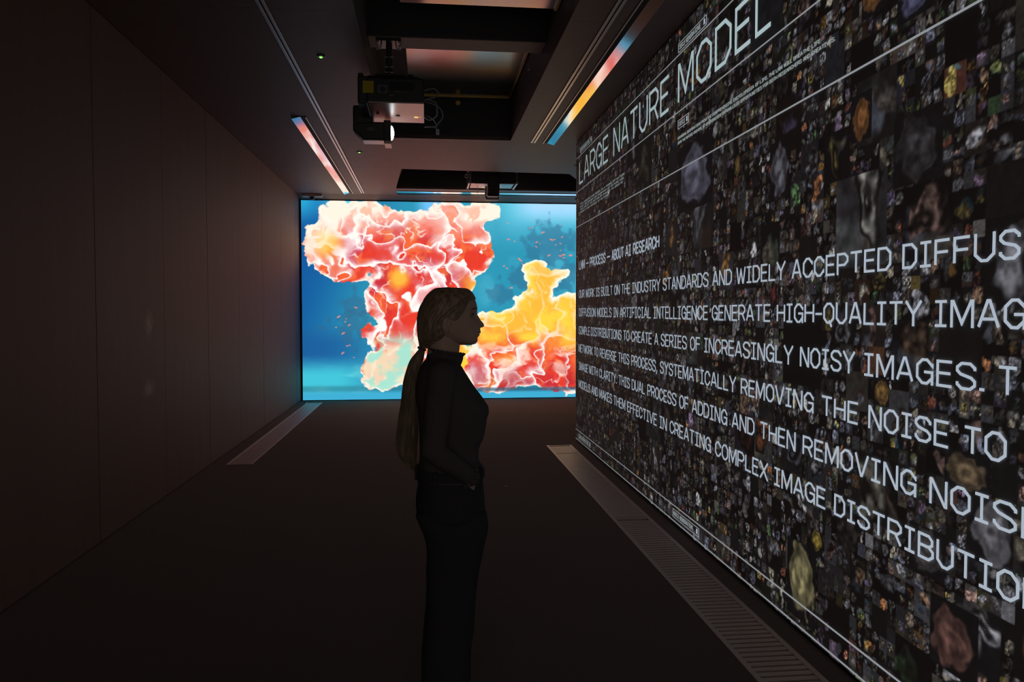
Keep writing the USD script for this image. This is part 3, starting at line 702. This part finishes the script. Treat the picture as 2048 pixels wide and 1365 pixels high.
# ==== projectors ==========================================================================
def make_projector(loc, rotz, label, ay):
    pj = thing('projector', loc, rotz, label, 'projector')
    body = m3.Manifold.batch_hull([rbox(-.215, .247, -.333, .333, .012, .20, .012), rbox(-.215, .19, -.31, .31, .19, .225, .01)])
    body = body + rbox(-.29, -.21, -.333, .30, -.01, .215, .016)
    obj('housing', tri(body), M['black'], pj, 30)
    obj('base_plate', tri(rbox(-.208, .246, -.328, .332, .0, .013, .003)), M['base_plate'], pj, 30)
    for x in (-.27, .14):
        obj('foot_knob', cat(cyl((x, -.26, .215), (x, -.26, .25), .022), cyl((x, .25, .215), (x, .25, .25), .022)), M['black'], pj)
    tag(obj('warning_sticker', box(-.248, -.160, -.3345, -.332, .075, .172), M['yellow'], pj), 'square yellow sticker')
    fr = sg.box(-.128, .075, -.05, .142).difference(sg.Point(-.089, .108).buffer(.024))
    fm = extrude(fr, .004)
    fm.vertices = np.stack([fm.vertices[:, 0], -.332 - fm.vertices[:, 2], fm.vertices[:, 1]], -1)
    fm.invert() if fm.volume < 0 else None
    tag(obj('port_plate', fm, M['grey_label'], pj), 'square grey plate with a round port')
    tag(obj('label_plate', cat(box(-.035, .0, -.3345, -.332, .056, .068), box(.005, .06, -.3340, -.332, .088, .094)), M['grey_label'], pj), 'small grey labels')
    obj('vent', cat(*[box(-.03, .17, -.3345, -.332, .105 + k * .012, .110 + k * .012) for k in range(6)]), M['slot'], pj)
    arm = rbox(-.372, -.20, ay - .09, ay + .09, -.06, .10, .02, 6)
    arm = arm + m3.Manifold.batch_hull([rbox(-.372, -.34, ay - .09, ay + .09, -.10, -.045, .014), rbox(-.29, -.05, ay - .095, ay + .095, -.195, -.045, .016), rbox(-.372, -.24, ay - .09, ay + .09, -.13, -.05, .02)])
    arm = arm + rbox(-.105, -.045, ay - .105, ay + .105, -.205, -.028, .006)
    a = obj('lens_arm', tri(arm), M['black'], pj, 30)
    obj('arm_label', box(-.245, -.19, ay - .0985, ay - .093, -.125, -.095), M['grey_label'], a)
    obj('arm_foot', tri(rbox(-.29, -.105, ay - .08, ay + .08, -.204, -.193, .003)), M['base_plate'], a)
    obj('lens_foot', tri(rbox(-.102, -.042, ay - .10, ay + .10, -.232, -.204, .004)), M['base_plate'], a)
    ln = trimesh.creation.icosphere(3, .5)
    ln.apply_scale([.05, .128, .128])
    ln.apply_translation([-.044, ay, -.118])
    tag(obj('lens', ln, M['lens'], pj, True), 'glowing white lens')
    tag(obj('indicator', cat(tri(rbox(.160, .195, .10, .135, -.004, .001, .003)), tri(rbox(.208, .214, .112, .120, -.003, .001, .001))), M['amber'], pj), 'amber indicator light')
    obj('plate_screw', cat(cyl((.02, .08, -.006), (.02, .08, .001), .018), cyl((-.15, .02, -.006), (-.15, .02, .001), .012)), M['black'], pj)
    for k, pts in enumerate(([(.25, -.25, .13), (.33, -.24, .15), (.37, -.22, .11), (.25, -.16, .08)], [(.25, -.1, .10), (.35, -.08, .07), (.36, .0, .0), (.30, .08, -.03), (.25, .1, .0)], [(.25, .05, .12), (.38, .05, .07), (.41, .06, -.0), (.35, .08, -.09), (.37, .08, -.12)], [(.25, .2, .04), (.33, .2, .0), (.36, .2, -.06), (.25, .22, -.06)])):
        obj('cable', tube(spline(pts, 24), .0055, 8), M['cable'], pj, True)
    tag(obj('plug', tri(rbox(.352, .378, .065, .095, -.155, -.11, .006)), M['white'], pj), 'pale cable plug')
    return pj

make_projector((-.26, 6.835, 3.275), 0, 'black ceiling projector with yellow sticker and glowing white lens, hanging from the beam', .235)

mt = thing('projector_mount', (-.30, 6.62, 3.80), label='black pole with bolted clamps carrying the projector under the beam', cat='projector mount')
obj('pole', tri(m3.Manifold.cylinder(.286, .026, .026, 24).translate((0, .02, -.286))), M['black'], mt, 30)
obj('top_plate', tri(rbox(-.10, .10, -.09, .12, -.014, -.001, .004)), M['black'], mt)
obj('bottom_plate', tri(rbox(-.11, .13, -.10, .16, -.297, -.285, .004)), M['black'], mt)
for sx in (-.078, .078):
    cl = tube(spline([(sx - .02, -.06, -.004), (sx - .016, -.07, -.05), (sx, -.07, -.075), (sx + .016, -.07, -.05), (sx + .02, -.06, -.004)], 18), .0065, 8)
    obj('clamp', cl, M['steel'], mt, True)
    for dz in (-.022, -.05, -.082):
        obj('bolt', cat(cyl((sx * 1.15 - .012, -.078, dz), (sx * 1.15 + .012, -.078, dz), .008, 6)), M['steel'], mt)
for dz in (-.12, -.20, -.245):
    obj('pole_bolt', cat(cyl((-.036, .0, dz), (.036, .0, dz), .006, 6)), M['steel'], mt)

make_projector((1.02, 12.22, 3.535), 90, 'far black projector in the ceiling recess before the big screen, lens arm hanging down', .0)
mt2 = thing('projector_cradle', (1.02, 12.22, 3.535), label='steel cradle of rods and side rails holding the far projector', cat='projector mount')
for sx in (-.365, .365):
    obj('side_rail', tri(rbox(sx - .012, sx + .012, -.30, .28, -.012, .016, .004)), M['steel'], mt2)
    for yy in (-.27, .25):
        obj('rod', cyl((sx, yy, .0), (sx, yy, H1 - 3.535), .010, 12), M['alu'], mt2)
        rg = trimesh.creation.torus(.026, .008, major_sections=24, minor_sections=8)
        rg.apply_transform(trimesh.transformations.rotation_matrix(np.pi / 2, [1, 0, 0]))
        rg.apply_translation([sx - .012, yy - .01, .19])
        obj('ring', rg, M['steel'], mt2, True)
    obj('knob', cat(cyl((sx - .022, -.30, .0), (sx + .022, -.30, .0), .016, 14)), M['white'], mt2)
    obj('knob', cat(cyl((sx - .022, .26, .0), (sx + .022, .26, .0), .016, 14)), M['white'], mt2)

# ==== small things on ceiling and floor ===================================================
def indicator(x, y, label):
    t = thing('ceiling_light', (x, y, CZ), label=label, cat='emergency light', group='green-lit ceiling points')
    obj('ring', tri(m3.Manifold.cylinder(.008, .034, .030, 32).translate((0, 0, -.008))), M['black'], t)
    l = trimesh.creation.icosphere(2, .013)
    l.apply_scale([1, 1, .5])
    l.apply_translation([0, 0, -.010])
    obj('diode', l, M['green'], t, True)
    return t
indicator(-.825, 6.40, 'small ceiling point glowing green, nearer one, left of the hanging projector')
indicator(-.838, 10.13, 'small ceiling point glowing green, farther one, beyond the projector lens')
t = thing('ceiling_camera', (-1.95, 13.82, CZ), label='small white fixture with dark dome at the top left corner of the big screen', cat='camera')
obj('plate', tri(rbox(-.17, .17, -.05, .05, -.05, -.0005, .012)), M['white'], t)
d = trimesh.creation.icosphere(3, .045)
d.apply_translation([0, 0, -.06])
obj('dome', d, M['dome'], t, True)
t = obj('paper_scrap', loft(np.array([[(-.012, -.008, .001), (.010, -.010, .001), (.014, .006, .001), (-.008, .011, .001)], [(-.010, -.007, .005), (.009, -.008, .008), (.011, .005, .010), (-.007, .009, .004)]]) + [.70, 6.91, 0]), M['paper'])
tag(t, 'tiny scrap of white paper on the carpet', 'paper scrap')
for k, (y, z) in enumerate(((9.285, 3.324), (9.285, 2.925))):
    t = obj('wall_bolt', cat(cyl((1.765, y, z), (1.799, y, z), .011, 14)), M['steel'])
    tag(t, ['small steel bolt at the far end of the text wall, beside the title', 'small steel bolt at the far end of the text wall, below the title line'][k], 'bolt')

# ==== the person =========================================================================
PY = 3.0
def curve(pairs):
    a = np.array(sorted(pairs))
    a = a[np.concatenate([[True], np.diff(a[:, 0]) > 1e-4])]
    f = PchipInterpolator(a[:, 0], a[:, 1])
    return lambda z: f(np.clip(z, a[0, 0], a[-1, 0]))

def chain(pts, radii):
    S = [m3.Manifold.sphere(r, 20).translate(tuple(map(float, p))) for p, r in zip(pts, radii)]
    return [m3.Manifold.batch_hull([a, b]) for a, b in zip(S[:-1], S[1:])]

def soften(man_, length, n, lam=.5):
    t_ = tri(man_.refine_to_length(length))
    t_.merge_vertices()
    trimesh.smoothing.filter_taubin(t_, lamb=lam, nu=lam + .03, iterations=n)
    return t_

def rings(zs, xf, xb, hw, yc=0.0, n=64, ex=2.3):
    """outlines in horizontal planes: front and back extents and half width at each height"""
    a = np.linspace(0, 2 * np.pi, n, endpoint=False)
    c, s_ = np.cos(a), np.sin(a)
    cc, ss = np.sign(c) * np.abs(c) ** (2 / ex), np.sign(s_) * np.abs(s_) ** (2 / ex)
    out = []
    for z in zs:
        f, b, w = float(xf(z)), float(xb(z)), float(hw(z))
        out.append(np.stack([(f + b) / 2 + (f - b) / 2 * cc, yc + w * ss, np.full(n, z)], -1))
    return np.array(out)

FACE = [(1.639, .1740), (1.619, .1845), (1.601, .191), (1.583, .1945), (1.566, .1935), (1.559, .1945), (1.552, .1989), (1.536, .2085), (1.524, .2181), (1.517, .2201), (1.511, .2168), (1.509, .2075), (1.504, .2056), (1.494, .2071), (1.489, .2046), (1.4865, .2000), (1.482, .2023), (1.476, .1999), (1.470, .1950), (1.459, .1952), (1.454, .1928), (1.447, .1860), (1.443, .1723)]
BASE = [(1.639, .1740), (1.619, .1845), (1.601, .191), (1.583, .1930), (1.566, .1905), (1.552, .1905), (1.53, .194), (1.505, .1975), (1.488, .1955), (1.470, .1935), (1.459, .1940), (1.454, .1920), (1.447, .1855), (1.443, .1723)]
xf_full, xf_base = curve(FACE + [(1.652, .150), (1.657, .115)]), curve(BASE + [(1.652, .150), (1.657, .115)])
hback = curve([(1.657, .055), (1.651, .036), (1.633, .017), (1.609, .001), (1.585, -.011), (1.559, -.018), (1.531, -.020), (1.507, -.015), (1.494, .000), (1.482, .028), (1.466, .062), (1.452, .096), (1.443, .125)])
hwid = curve([(1.657, .030), (1.652, .046), (1.640, .060), (1.62, .069), (1.60, .073), (1.57, .0745), (1.54, .0735), (1.515, .071), (1.495, .067), (1.478, .060), (1.463, .050), (1.452, .038), (1.446, .026), (1.443, .016)])
zs = np.linspace(1.443, 1.657, 150)
na = 180
th = np.linspace(0, 2 * np.pi, na, endpoint=False)
R = []
for z in zs:
    f, b, w = float(xf_base(z)), float(hback(z)), float(hwid(z))
    xm = b + (f - b) * .46
    c, s_ = np.cos(th), np.sin(th)
    ex = np.where(c > 0, 2.0, 2.2)
    x = xm + np.where(c > 0, f - xm, xm - b) * np.sign(c) * np.abs(c) ** (2 / ex)
    y = w * np.sign(s_) * np.abs(s_) ** (2 / ex)
    front = c > 0
    prot = float(xf_full(z)) - f
    sig = np.interp(z, [1.443, 1.47, 1.478, 1.502, 1.507, 1.515, 1.53, 1.555, 1.57], [.024, .022, .021, .017, .013, .0125, .0095, .0075, .018])
    x = x + np.where(front, prot * np.exp(-(y / sig) ** 2), 0)
    x = x + np.where(front, .004 * np.exp(-((np.abs(y) - .0125) / .0055) ** 2 - ((z - 1.514) / .006) ** 2), 0)          # nostril wings
    x = x - np.where(front, .011 * np.exp(-((np.abs(y) - .031) / .014) ** 2 - ((z - 1.556) / .011) ** 2), 0)             # eye sockets
    x = x + np.where(front, .004 * np.exp(-((np.abs(y) - .034) / .018) ** 2 - ((z - 1.577) / .006) ** 2), 0)             # brow ridges
    x = x + np.where(front, .004 * np.exp(-((np.abs(y) - .040) / .016) ** 2 - ((z - 1.525) / .014) ** 2), 0)             # cheeks
    R.append(np.stack([x, y, np.full(na, z)], -1))
head = man(loft(R))
def ear(sy):
    e = trimesh.creation.icosphere(4, 1.0)
    e.apply_scale([.0185, .0075, .0315])
    cut = trimesh.creation.icosphere(4, 1.0)
    cut.apply_scale([.0105, .0060, .0185])
    cut.apply_translation([.0035, sy * .0068, .006])
    m = man(e) - man(cut)
    rim = trimesh.creation.icosphere(3, 1.0)
    rim.apply_scale([.0075, .006, .0085])
    rim.apply_translation([.006, sy * .001, -.024])
    m = m + man(rim)
    m = m.rotate((0, 0, sy * -22)).rotate((0, 14, 0))
    return m.translate((.0755, sy * .0755, 1.526))
neck = m3.Manifold.batch_hull([m3.Manifold.cylinder(.02, .056, .056, 40).scale((1.05, .94, 1)).translate((.070, 0, 1.46)), m3.Manifold.cylinder(.02, .058, .058, 40).scale((1.05, .98, 1)).translate((.058, 0, 1.36))])
core = chain([(.055, 0, 1.38), (.075, 0, 1.26), (.075, 0, 1.10), (.085, 0, .93)], [.052, .085, .080, .085])
limbs = []
HAND = {}
for s in (-1, 1):
    sh, el, wr = np.array([.055, s * .150, 1.325]), np.array([.020, s * .190, 1.070]), np.array([.150, s * .140, .966])
    HAND[s] = (sh, el, wr)
    limbs += chain([(.06, 0, 1.31), sh, el, wr], [.05, .036, .030, .021])
    limbs += chain([(.085, s * .04, .90), (.090, s * .088, .82), (.082, s * .085, .46), (.072, s * .085, .085)], [.07, .072, .048, .034])
    limbs += chain([(.060, s * .085, .06), (.165, s * .09, .045)], [.034, .024])
    # hand slipped into the front pocket: palm, four fingers, thumb resting outside
    dn = np.array([-.22, -s * .34, -.91]); dn /= np.linalg.norm(dn)
    ac = np.cross(dn, [0, s, 0]); ac /= np.linalg.norm(ac)          # across the palm
    if ac[0] < 0:
        ac = -ac
    pal = [m3.Manifold.sphere(.013, 18).translate(tuple(wr + dn * d + ac * a)) for d, a in ((.012, -.014), (.012, .014), (.082, -.032), (.078, .032))]
    limbs.append(m3.Manifold.batch_hull(pal))
    inn = np.array([0, -s, 0.0])
    for k, (a, L) in enumerate(((.031, .070), (.011, .079), (-.010, .073), (-.030, .058))):
        p0 = wr + dn * .070 + ac * a
        p1 = p0 + dn * L * .45
        p2 = p1 + (dn * .92 + inn * .35) * L * .32
        p3 = p2 + (dn * .75 + inn * .60) * L * .26
        limbs += chain([p0, p1, p2, p3], [.0092, .0086, .0080, .0068])
    t0 = wr + dn * .030 + ac * .022
    t1 = t0 + (dn * .9 + ac * .25 + inn * .1) * .036
    t2 = t1 + (dn * .95 + ac * .05 + inn * .1) * .030
    limbs += chain([t0, t1, t2], [.012, .0098, .0082])
body = m3.Manifold.batch_boolean([neck] + core + limbs, m3.OpType.Add)
body = man(soften(body, .010, 8))
skin_mesh = tri(head + body + ear(-1) + ear(1))
pe = thing('person', (0, PY, 0), label='woman in black turtleneck and trousers with long blonde ponytail, standing in profile', cat='person')
obj('body', skin_mesh, M['skin'], pe, 60)
for s in (-1, 1):
    e = trimesh.creation.icosphere(3, .0115)
    e.apply_translation([.1665, s * .031, 1.5565])
    ey = obj('eye', e, M['eye'], pe, True)
    ir = trimesh.creation.icosphere(2, .0055)
    ir.apply_translation([.1735, s * .0305, 1.5565])
    obj('iris', ir, M['iris'], ey, True)
    obj('eyelashes', tube(spline([(.1745, s * .018, 1.5595), (.1810, s * .030, 1.5625), (.1745, s * .043, 1.5585)], 10), .0014, 6), M['brow'], ey)
    obj('eyebrow', tube(spline([(.1885, s * .014, 1.5785), (.1845, s * .032, 1.5835), (.1690, s * .050, 1.5775)], 14), np.concatenate([np.linspace(.0022, .0030, 7), np.linspace(.0030, .0012, 7)]), 8), M['brow'], pe, True)
    st = trimesh.creation.icosphere(2, .0030)
    st.apply_translation([.0815, s * .0835, 1.4975])
    obj('earring', st, M['gold'], pe, True)
lp = []
for dz, hh, push in ((.0035, .0034, .2035), (-.0045, .0042, .1995)):
    l_ = trimesh.creation.icosphere(3, 1.0)
    l_.apply_scale([.0040, .0185, hh])
    v = l_.vertices
    v[:, 0] -= (v[:, 1] / .0185) ** 2 * .010
    l_.apply_translation([push, 0, 1.4868 + dz])
    lp.append(l_)
obj('lips', cat(*lp), M['lip'], pe, True)

# hair: a cap over the skull drawn back to a tie at the nape
hb = curve([(1.6635, .075), (1.661, .0393), (1.651, .0205), (1.633, .0014), (1.609, -.015), (1.585, -.0271), (1.559, -.0338), (1.531, -.0368), (1.507, -.0363), (1.478, -.0342), (1.452, -.0301), (1.430, -.0270)])
hf = curve([(1.6635, .085), (1.662, .1177), (1.660, .151), (1.653, .1660), (1.639, .1785), (1.619, .1880), (1.601, .192), (1.58, .190), (1.55, .17), (1.50, .14), (1.46, .08), (1.430, .02)])
hw = curve([(1.6635, .012), (1.661, .034), (1.653, .054), (1.640, .066), (1.62, .0755), (1.60, .080), (1.57, .0825), (1.54, .082), (1.51, .079), (1.49, .073), (1.465, .056), (1.445, .036), (1.430, .022)])
zh = np.concatenate([np.linspace(1.430, 1.64, 100), 1.6635 - (1.6635 - 1.64) * np.linspace(1, 0, 26)[1:] ** 2])
G = rings(zh, hf, hb, hw, n=200, ex=2.15)
cen = np.array([[(float(hf(z)) + float(hb(z))) / 2, 0, z] for z in zh])[:, None]
ang = np.arctan2(G[..., 1], G[..., 0] - cen[..., 0])
strand = meshkit.fbm(np.stack([(np.abs(ang) * 1.0 + (G[..., 2] - 1.44) * 3.2) * 22, G[..., 2] * 5, np.sign(G[..., 1]) * 3], -1), 4, 2) - .5
G[..., :2] += (G[..., :2] - cen[..., :2]) * strand[..., None] * .05
cap = man(loft(G))
cut = sg.Polygon([(.1890, 1.6185), (.172, 1.6165), (.157, 1.608), (.147, 1.586), (.133, 1.560), (.119, 1.543), (.106, 1.536), (.097, 1.538), (.088, 1.545), (.070, 1.553), (.058, 1.545), (.053, 1.520), (.062, 1.497), (.068, 1.488), (.060, 1.472), (.040, 1.452), (.0185, 1.434), (-.004, 1.4285), (-.004, 1.40), (.35, 1.40), (.35, 1.6185)]).buffer(.004).buffer(-.004)
cm_ = extrude(cut, .4)
cm_.vertices = np.stack([cm_.vertices[:, 0], cm_.vertices[:, 2] - .2, cm_.vertices[:, 1]], -1)
if cm_.volume < 0:
    cm_.invert()
cap = cap - man(cm_)
hair = obj('hair', tri(cap), M['hair'], pe, 50)
for s in (-1, 1):                                   # lock swept from the parting over the ear
    L = spline([(.165, s * .048, 1.632), (.150, s * .066, 1.617), (.122, s * .079, 1.598), (.098, s * .084, 1.578), (.076, s * .0845, 1.560), (.052, s * .082, 1.540), (.025, s * .072, 1.505), (-.002, s * .048, 1.465), (-.018, s * .022, 1.438)], 60)
    obj('hair_lock', tube(L, .0020 + .0060 * np.sin(np.linspace(.1, 3.0, 60)), 12), M['hair'], hair, True)
tie = trimesh.creation.torus(.0125, .0052, major_sections=32, minor_sections=12)
tie.apply_transform(trimesh.transformations.rotation_matrix(math.radians(22), [0, 1, 0]))
tie.apply_translation([-.0185, 0, 1.4285])
obj('hair_tie', tie, M['knit'], pe, True)
PO = curve([(1.436, -.0285), (1.428, -.0300), (1.396, -.0558), (1.353, -.0751), (1.299, -.0871), (1.243, -.0933), (1.180, -.1014), (1.122, -.1095), (1.071, -.1128), (1.027, -.1081), (.995, -.0906), (.966, -.0636), (.950, -.0330)])
PI = curve([(1.436, -.0060), (1.426, -.0067), (1.396, -.0110), (1.354, -.0240), (1.298, -.0340), (1.243, -.0390), (1.189, -.0350), (1.121, -.0370), (1.041, -.0430), (.982, -.0400), (.951, -.0250)])
PW = curve([(1.436, .012), (1.41, .018), (1.35, .026), (1.25, .032), (1.12, .035), (1.03, .031), (.98, .020), (.95, .004)])
G = rings(np.linspace(.950, 1.436, 150), PI, PO, PW, n=96, ex=2.0)
cen = G.mean(1, keepdims=True)
a = np.arctan2(G[..., 1] - cen[..., 1], G[..., 0] - cen[..., 0])
r_ = meshkit.fbm(np.stack([np.cos(a) * 5, np.sin(a) * 5, G[..., 2] * 4], -1), 4, 9) - .5
G[..., :2] += (G[..., :2] - cen[..., :2]) * r_[..., None] * .28
pt = obj('ponytail', loft(G), M['hair'], pe, 60)
rng = np.random.default_rng(12)
pts, cnt = [], []
for k in range(420):
    a = rng.uniform(0, 2 * np.pi)
    z0, z1 = rng.uniform(1.20, 1.43), rng.uniform(.945, 1.08)
    f = rng.uniform(.93, 1.07) if rng.random() < .85 else rng.uniform(1.07, 1.22)
    for i, z in enumerate(np.linspace(z0, z1, 16)):
        xo, xi, w = float(PO(z)), float(PI(z)), float(PW(z))
        g = f if i > 3 else 1 + (f - 1) * i / 4
        g *= 1 + .03 * math.sin(i * .7 + k)
        pts.append(((xo + xi) / 2 + (xi - xo) / 2 * math.cos(a) * g, w * math.sin(a) * g, z))
    cnt.append(16)
bc = UsdGeom.BasisCurves.Define(stage, numbered(path_of(pt) + '/loose_strands'))
bc.CreateTypeAttr('linear')
bc.CreateCurveVertexCountsAttr(cnt)
bc.CreatePointsAttr(Vt.Vec3fArray.FromNumpy(np.array(pts, np.float32)))
bc.CreateWidthsAttr([.0007])
bc.SetWidthsInterpolation('constant')
UsdShade.MaterialBindingAPI.Apply(bc.GetPrim()).Bind(M['hair'])
tag(bc, kind='stuff')

# black turtleneck
TF = curve([(1.400, .128), (1.386, .1236), (1.344, .1423), (1.304, .1676), (1.260, .1975), (1.228, .2212), (1.204, .2352), (1.184, .2371), (1.156, .2291), (1.124, .2254), (1.092, .2191), (1.060, .2051), (1.041, .199), (1.012, .1971), (.985, .200), (.935, .205)])
TB = curve([(1.400, .010), (1.385, -.006), (1.37, -.018), (1.345, -.0300), (1.298, -.0420), (1.259, -.0450), (1.22, -.0410), (1.188, -.035), (1.129, -.030), (1.089, -.028), (1.038, -.028), (.99, -.030), (.935, -.034)])
TW = curve([(1.400, .058), (1.39, .068), (1.375, .105), (1.355, .142), (1.33, .160), (1.28, .160), (1.20, .157), (1.12, .142), (1.04, .132), (.985, .138), (.935, .150)])
tor = man(loft(rings(np.linspace(.930, 1.400, 90), TF, TB, TW, n=80, ex=2.35)))
slv = []
for s in (-1, 1):
    sh, el, wr = HAND[s]
    slv += chain([sh + [0, -s * .012, .012], (sh + el) / 2 + [0, 0, 0], el, (el + wr) / 2, wr + (wr - el) * .08], [.056, .049, .043, .040, .033])
sw = m3.Manifold.batch_boolean([tor] + slv, m3.OpType.Add)
sm = soften(sw, .011, 14)
n_ = meshkit.fbm(sm.vertices * [26, 26, 14], 4, 17) - .5
sm.vertices += sm.vertex_normals * (n_ * .007)[:, None]
swt = obj('sweater', sm, M['knit'], pe, True)
def frill(center, axis, r0, r1, h, waves, amp, n=120):
    """gathered band: a thin wavy ring that widens along its axis"""
    axis = np.asarray(axis, float) / np.linalg.norm(axis)
    u_ = np.cross(axis, [0.13, .98, .1]); u_ /= np.linalg.norm(u_)
    v_ = np.cross(axis, u_)
    a_ = np.linspace(0, 2 * np.pi, n, endpoint=False)
    prof = [(0, r0), (.5, (r0 + r1) / 2), (1, r1), (1, r1 - .0028), (.5, (r0 + r1) / 2 - .0028), (0, r0 - .0028), (0, r0)]
    V = []
    for hh, rr in prof[:-1]:
        rad = rr + amp * hh * np.sin(waves * a_)
        V.append(np.asarray(center) + axis * h * hh + (u_ * np.cos(a_)[:, None] + v_ * np.sin(a_)[:, None]) * rad[:, None] + axis * (amp * .5 * hh * np.cos(waves * 1.0 * a_ + .6))[:, None])
    V = np.array(V)
    m_ = len(V)
    F = []
    for i in range(m_):
        j = (i + 1) % m_
        for k in range(n):
            l = (k + 1) % n
            F += [(i * n + k, j * n + k, j * n + l), (i * n + k, j * n + l, i * n + l)]
    t_ = trimesh.Trimesh(V.reshape(-1, 3), F, process=False)
    if t_.volume < 0:
        t_.invert()
    return t_
ax = np.array([.16, 0, 1.0])
cl = []
for k, z in enumerate(np.linspace(0, 1, 18)):
    c_ = np.array([.0625 + .0125 * z, 0, 1.372 + .042 * z])
    rr = .0640 + .0025 * math.sin(z * math.pi)
    a_ = np.linspace(0, 2 * np.pi, 96, endpoint=False)
    tilt = -.011 * np.cos(a_) * (1.0)
    cl.append(np.stack([c_[0] + rr * np.cos(a_) * 1.03, rr * .98 * np.sin(a_), c_[2] + tilt], -1))
tag(obj('collar', loft(np.array(cl)), M['knit'], swt, True), 'high ribbed collar')
obj('collar_frill', frill((.0735, 0, 1.409), (.18, 0, 1), .0665, .0725, .013, 26, .0030), M['knit'], swt, True)
for s in (-1, 1):
    sh, el, wr = HAND[s]
    obj('cuff_frill', frill(wr - (wr - el) * .05, wr - el, .030, .043, .024, 13, .006, 96), M['knit'], swt, True)

# black trousers
LF = curve([(.975, .208), (.962, .2175), (.916, .2154), (.869, .2186), (.816, .2218), (.755, .2303), (.703, .2184), (.649, .2052), (.570, .1915), (.469, .1815), (.381, .1747), (.301, .1646), (.200, .1611), (.122, .1574), (.025, .157)])
LB = curve([(.975, -.036), (.935, -.0385), (.915, -.0359), (.857, -.0431), (.81, -.0414), (.763, -.025), (.716, -.0092), (.669, -.0025), (.61, -.0007), (.543, -.005), (.477, -.0033), (.409, -.0067), (.323, -.0167), (.209, -.0241), (.131, -.0258), (.025, -.028)])
PWD = curve([(.975, .139), (.94, .147), (.90, .160), (.85, .172), (.80, .176), (.74, .170), (.70, .160)])
LW = curve([(.82, .070), (.76, .082), (.60, .079), (.45, .075), (.30, .074), (.15, .080), (.025, .086)])
shrink = lambda z: float(np.interp(z, [.60, .69, .80], [.30, .72, 1.0]))
mid = lambda z: (float(LF(z)) + float(LB(z))) / 2
parts = [man(loft(rings(np.linspace(.60, .972, 60), lambda z: mid(z) + (LF(z) - mid(z)) * shrink(z) ** .5, lambda z: mid(z) + (LB(z) - mid(z)) * shrink(z) ** .5, lambda z: PWD(z) * shrink(z), n=72, ex=2.4)))]
for s in (-1, 1):
    parts.append(man(loft(rings(np.linspace(.025, .82, 90), LF, LB, LW, yc=s * .088, n=56, ex=2.4))))
tr = soften(m3.Manifold.batch_boolean(parts, m3.OpType.Add), .013, 40)
n_ = meshkit.fbm(tr.vertices * [20, 20, 11], 4, 27) - .5
tr.vertices += tr.vertex_normals * (n_ * .008)[:, None]
trz = obj('trousers', tr, M['denim'], pe, True)
wb = loft(rings(np.linspace(.938, .976, 8), lambda z: LF(z) + .004, lambda z: LB(z) - .003, lambda z: PWD(z) + .003, n=72, ex=2.4))
obj('waistband', wb, M['denim'], trz, 40)
for x, y in ((-.040, -.03), (-.040, .03), (.03, -.148), (.03, .148), (.20, -.08), (.20, .08)):
    obj('belt_loop', tri(rbox(x - .007, x + .007, y - .006, y + .006, .930, .980, .003, 3)), M['denim'], trz)
for s in (-1, 1):
    up_ = m3.Manifold.batch_hull([m3.Manifold.sphere(r, 24).scale((1, .85, .8)).translate((x, s * .09, z)) for x, z, r in ((.0, .045, .036), (.07, .055, .040), (.15, .040, .038), (.19, .034, .028))]).trim_by_plane((0, 0, 1), .014)
    sh_ = obj('shoe', soften(up_, .008, 4), M['shoe'], pe, 40)
    so = m3.Manifold.batch_hull([m3.Manifold.cylinder(.016, r, r, 28).translate((x, s * .09, .0005)) for x, r in ((.0, .035), (.08, .036), (.16, .037), (.19, .030))])
    obj('sole', tri(so), M['slot'], sh_, 40)
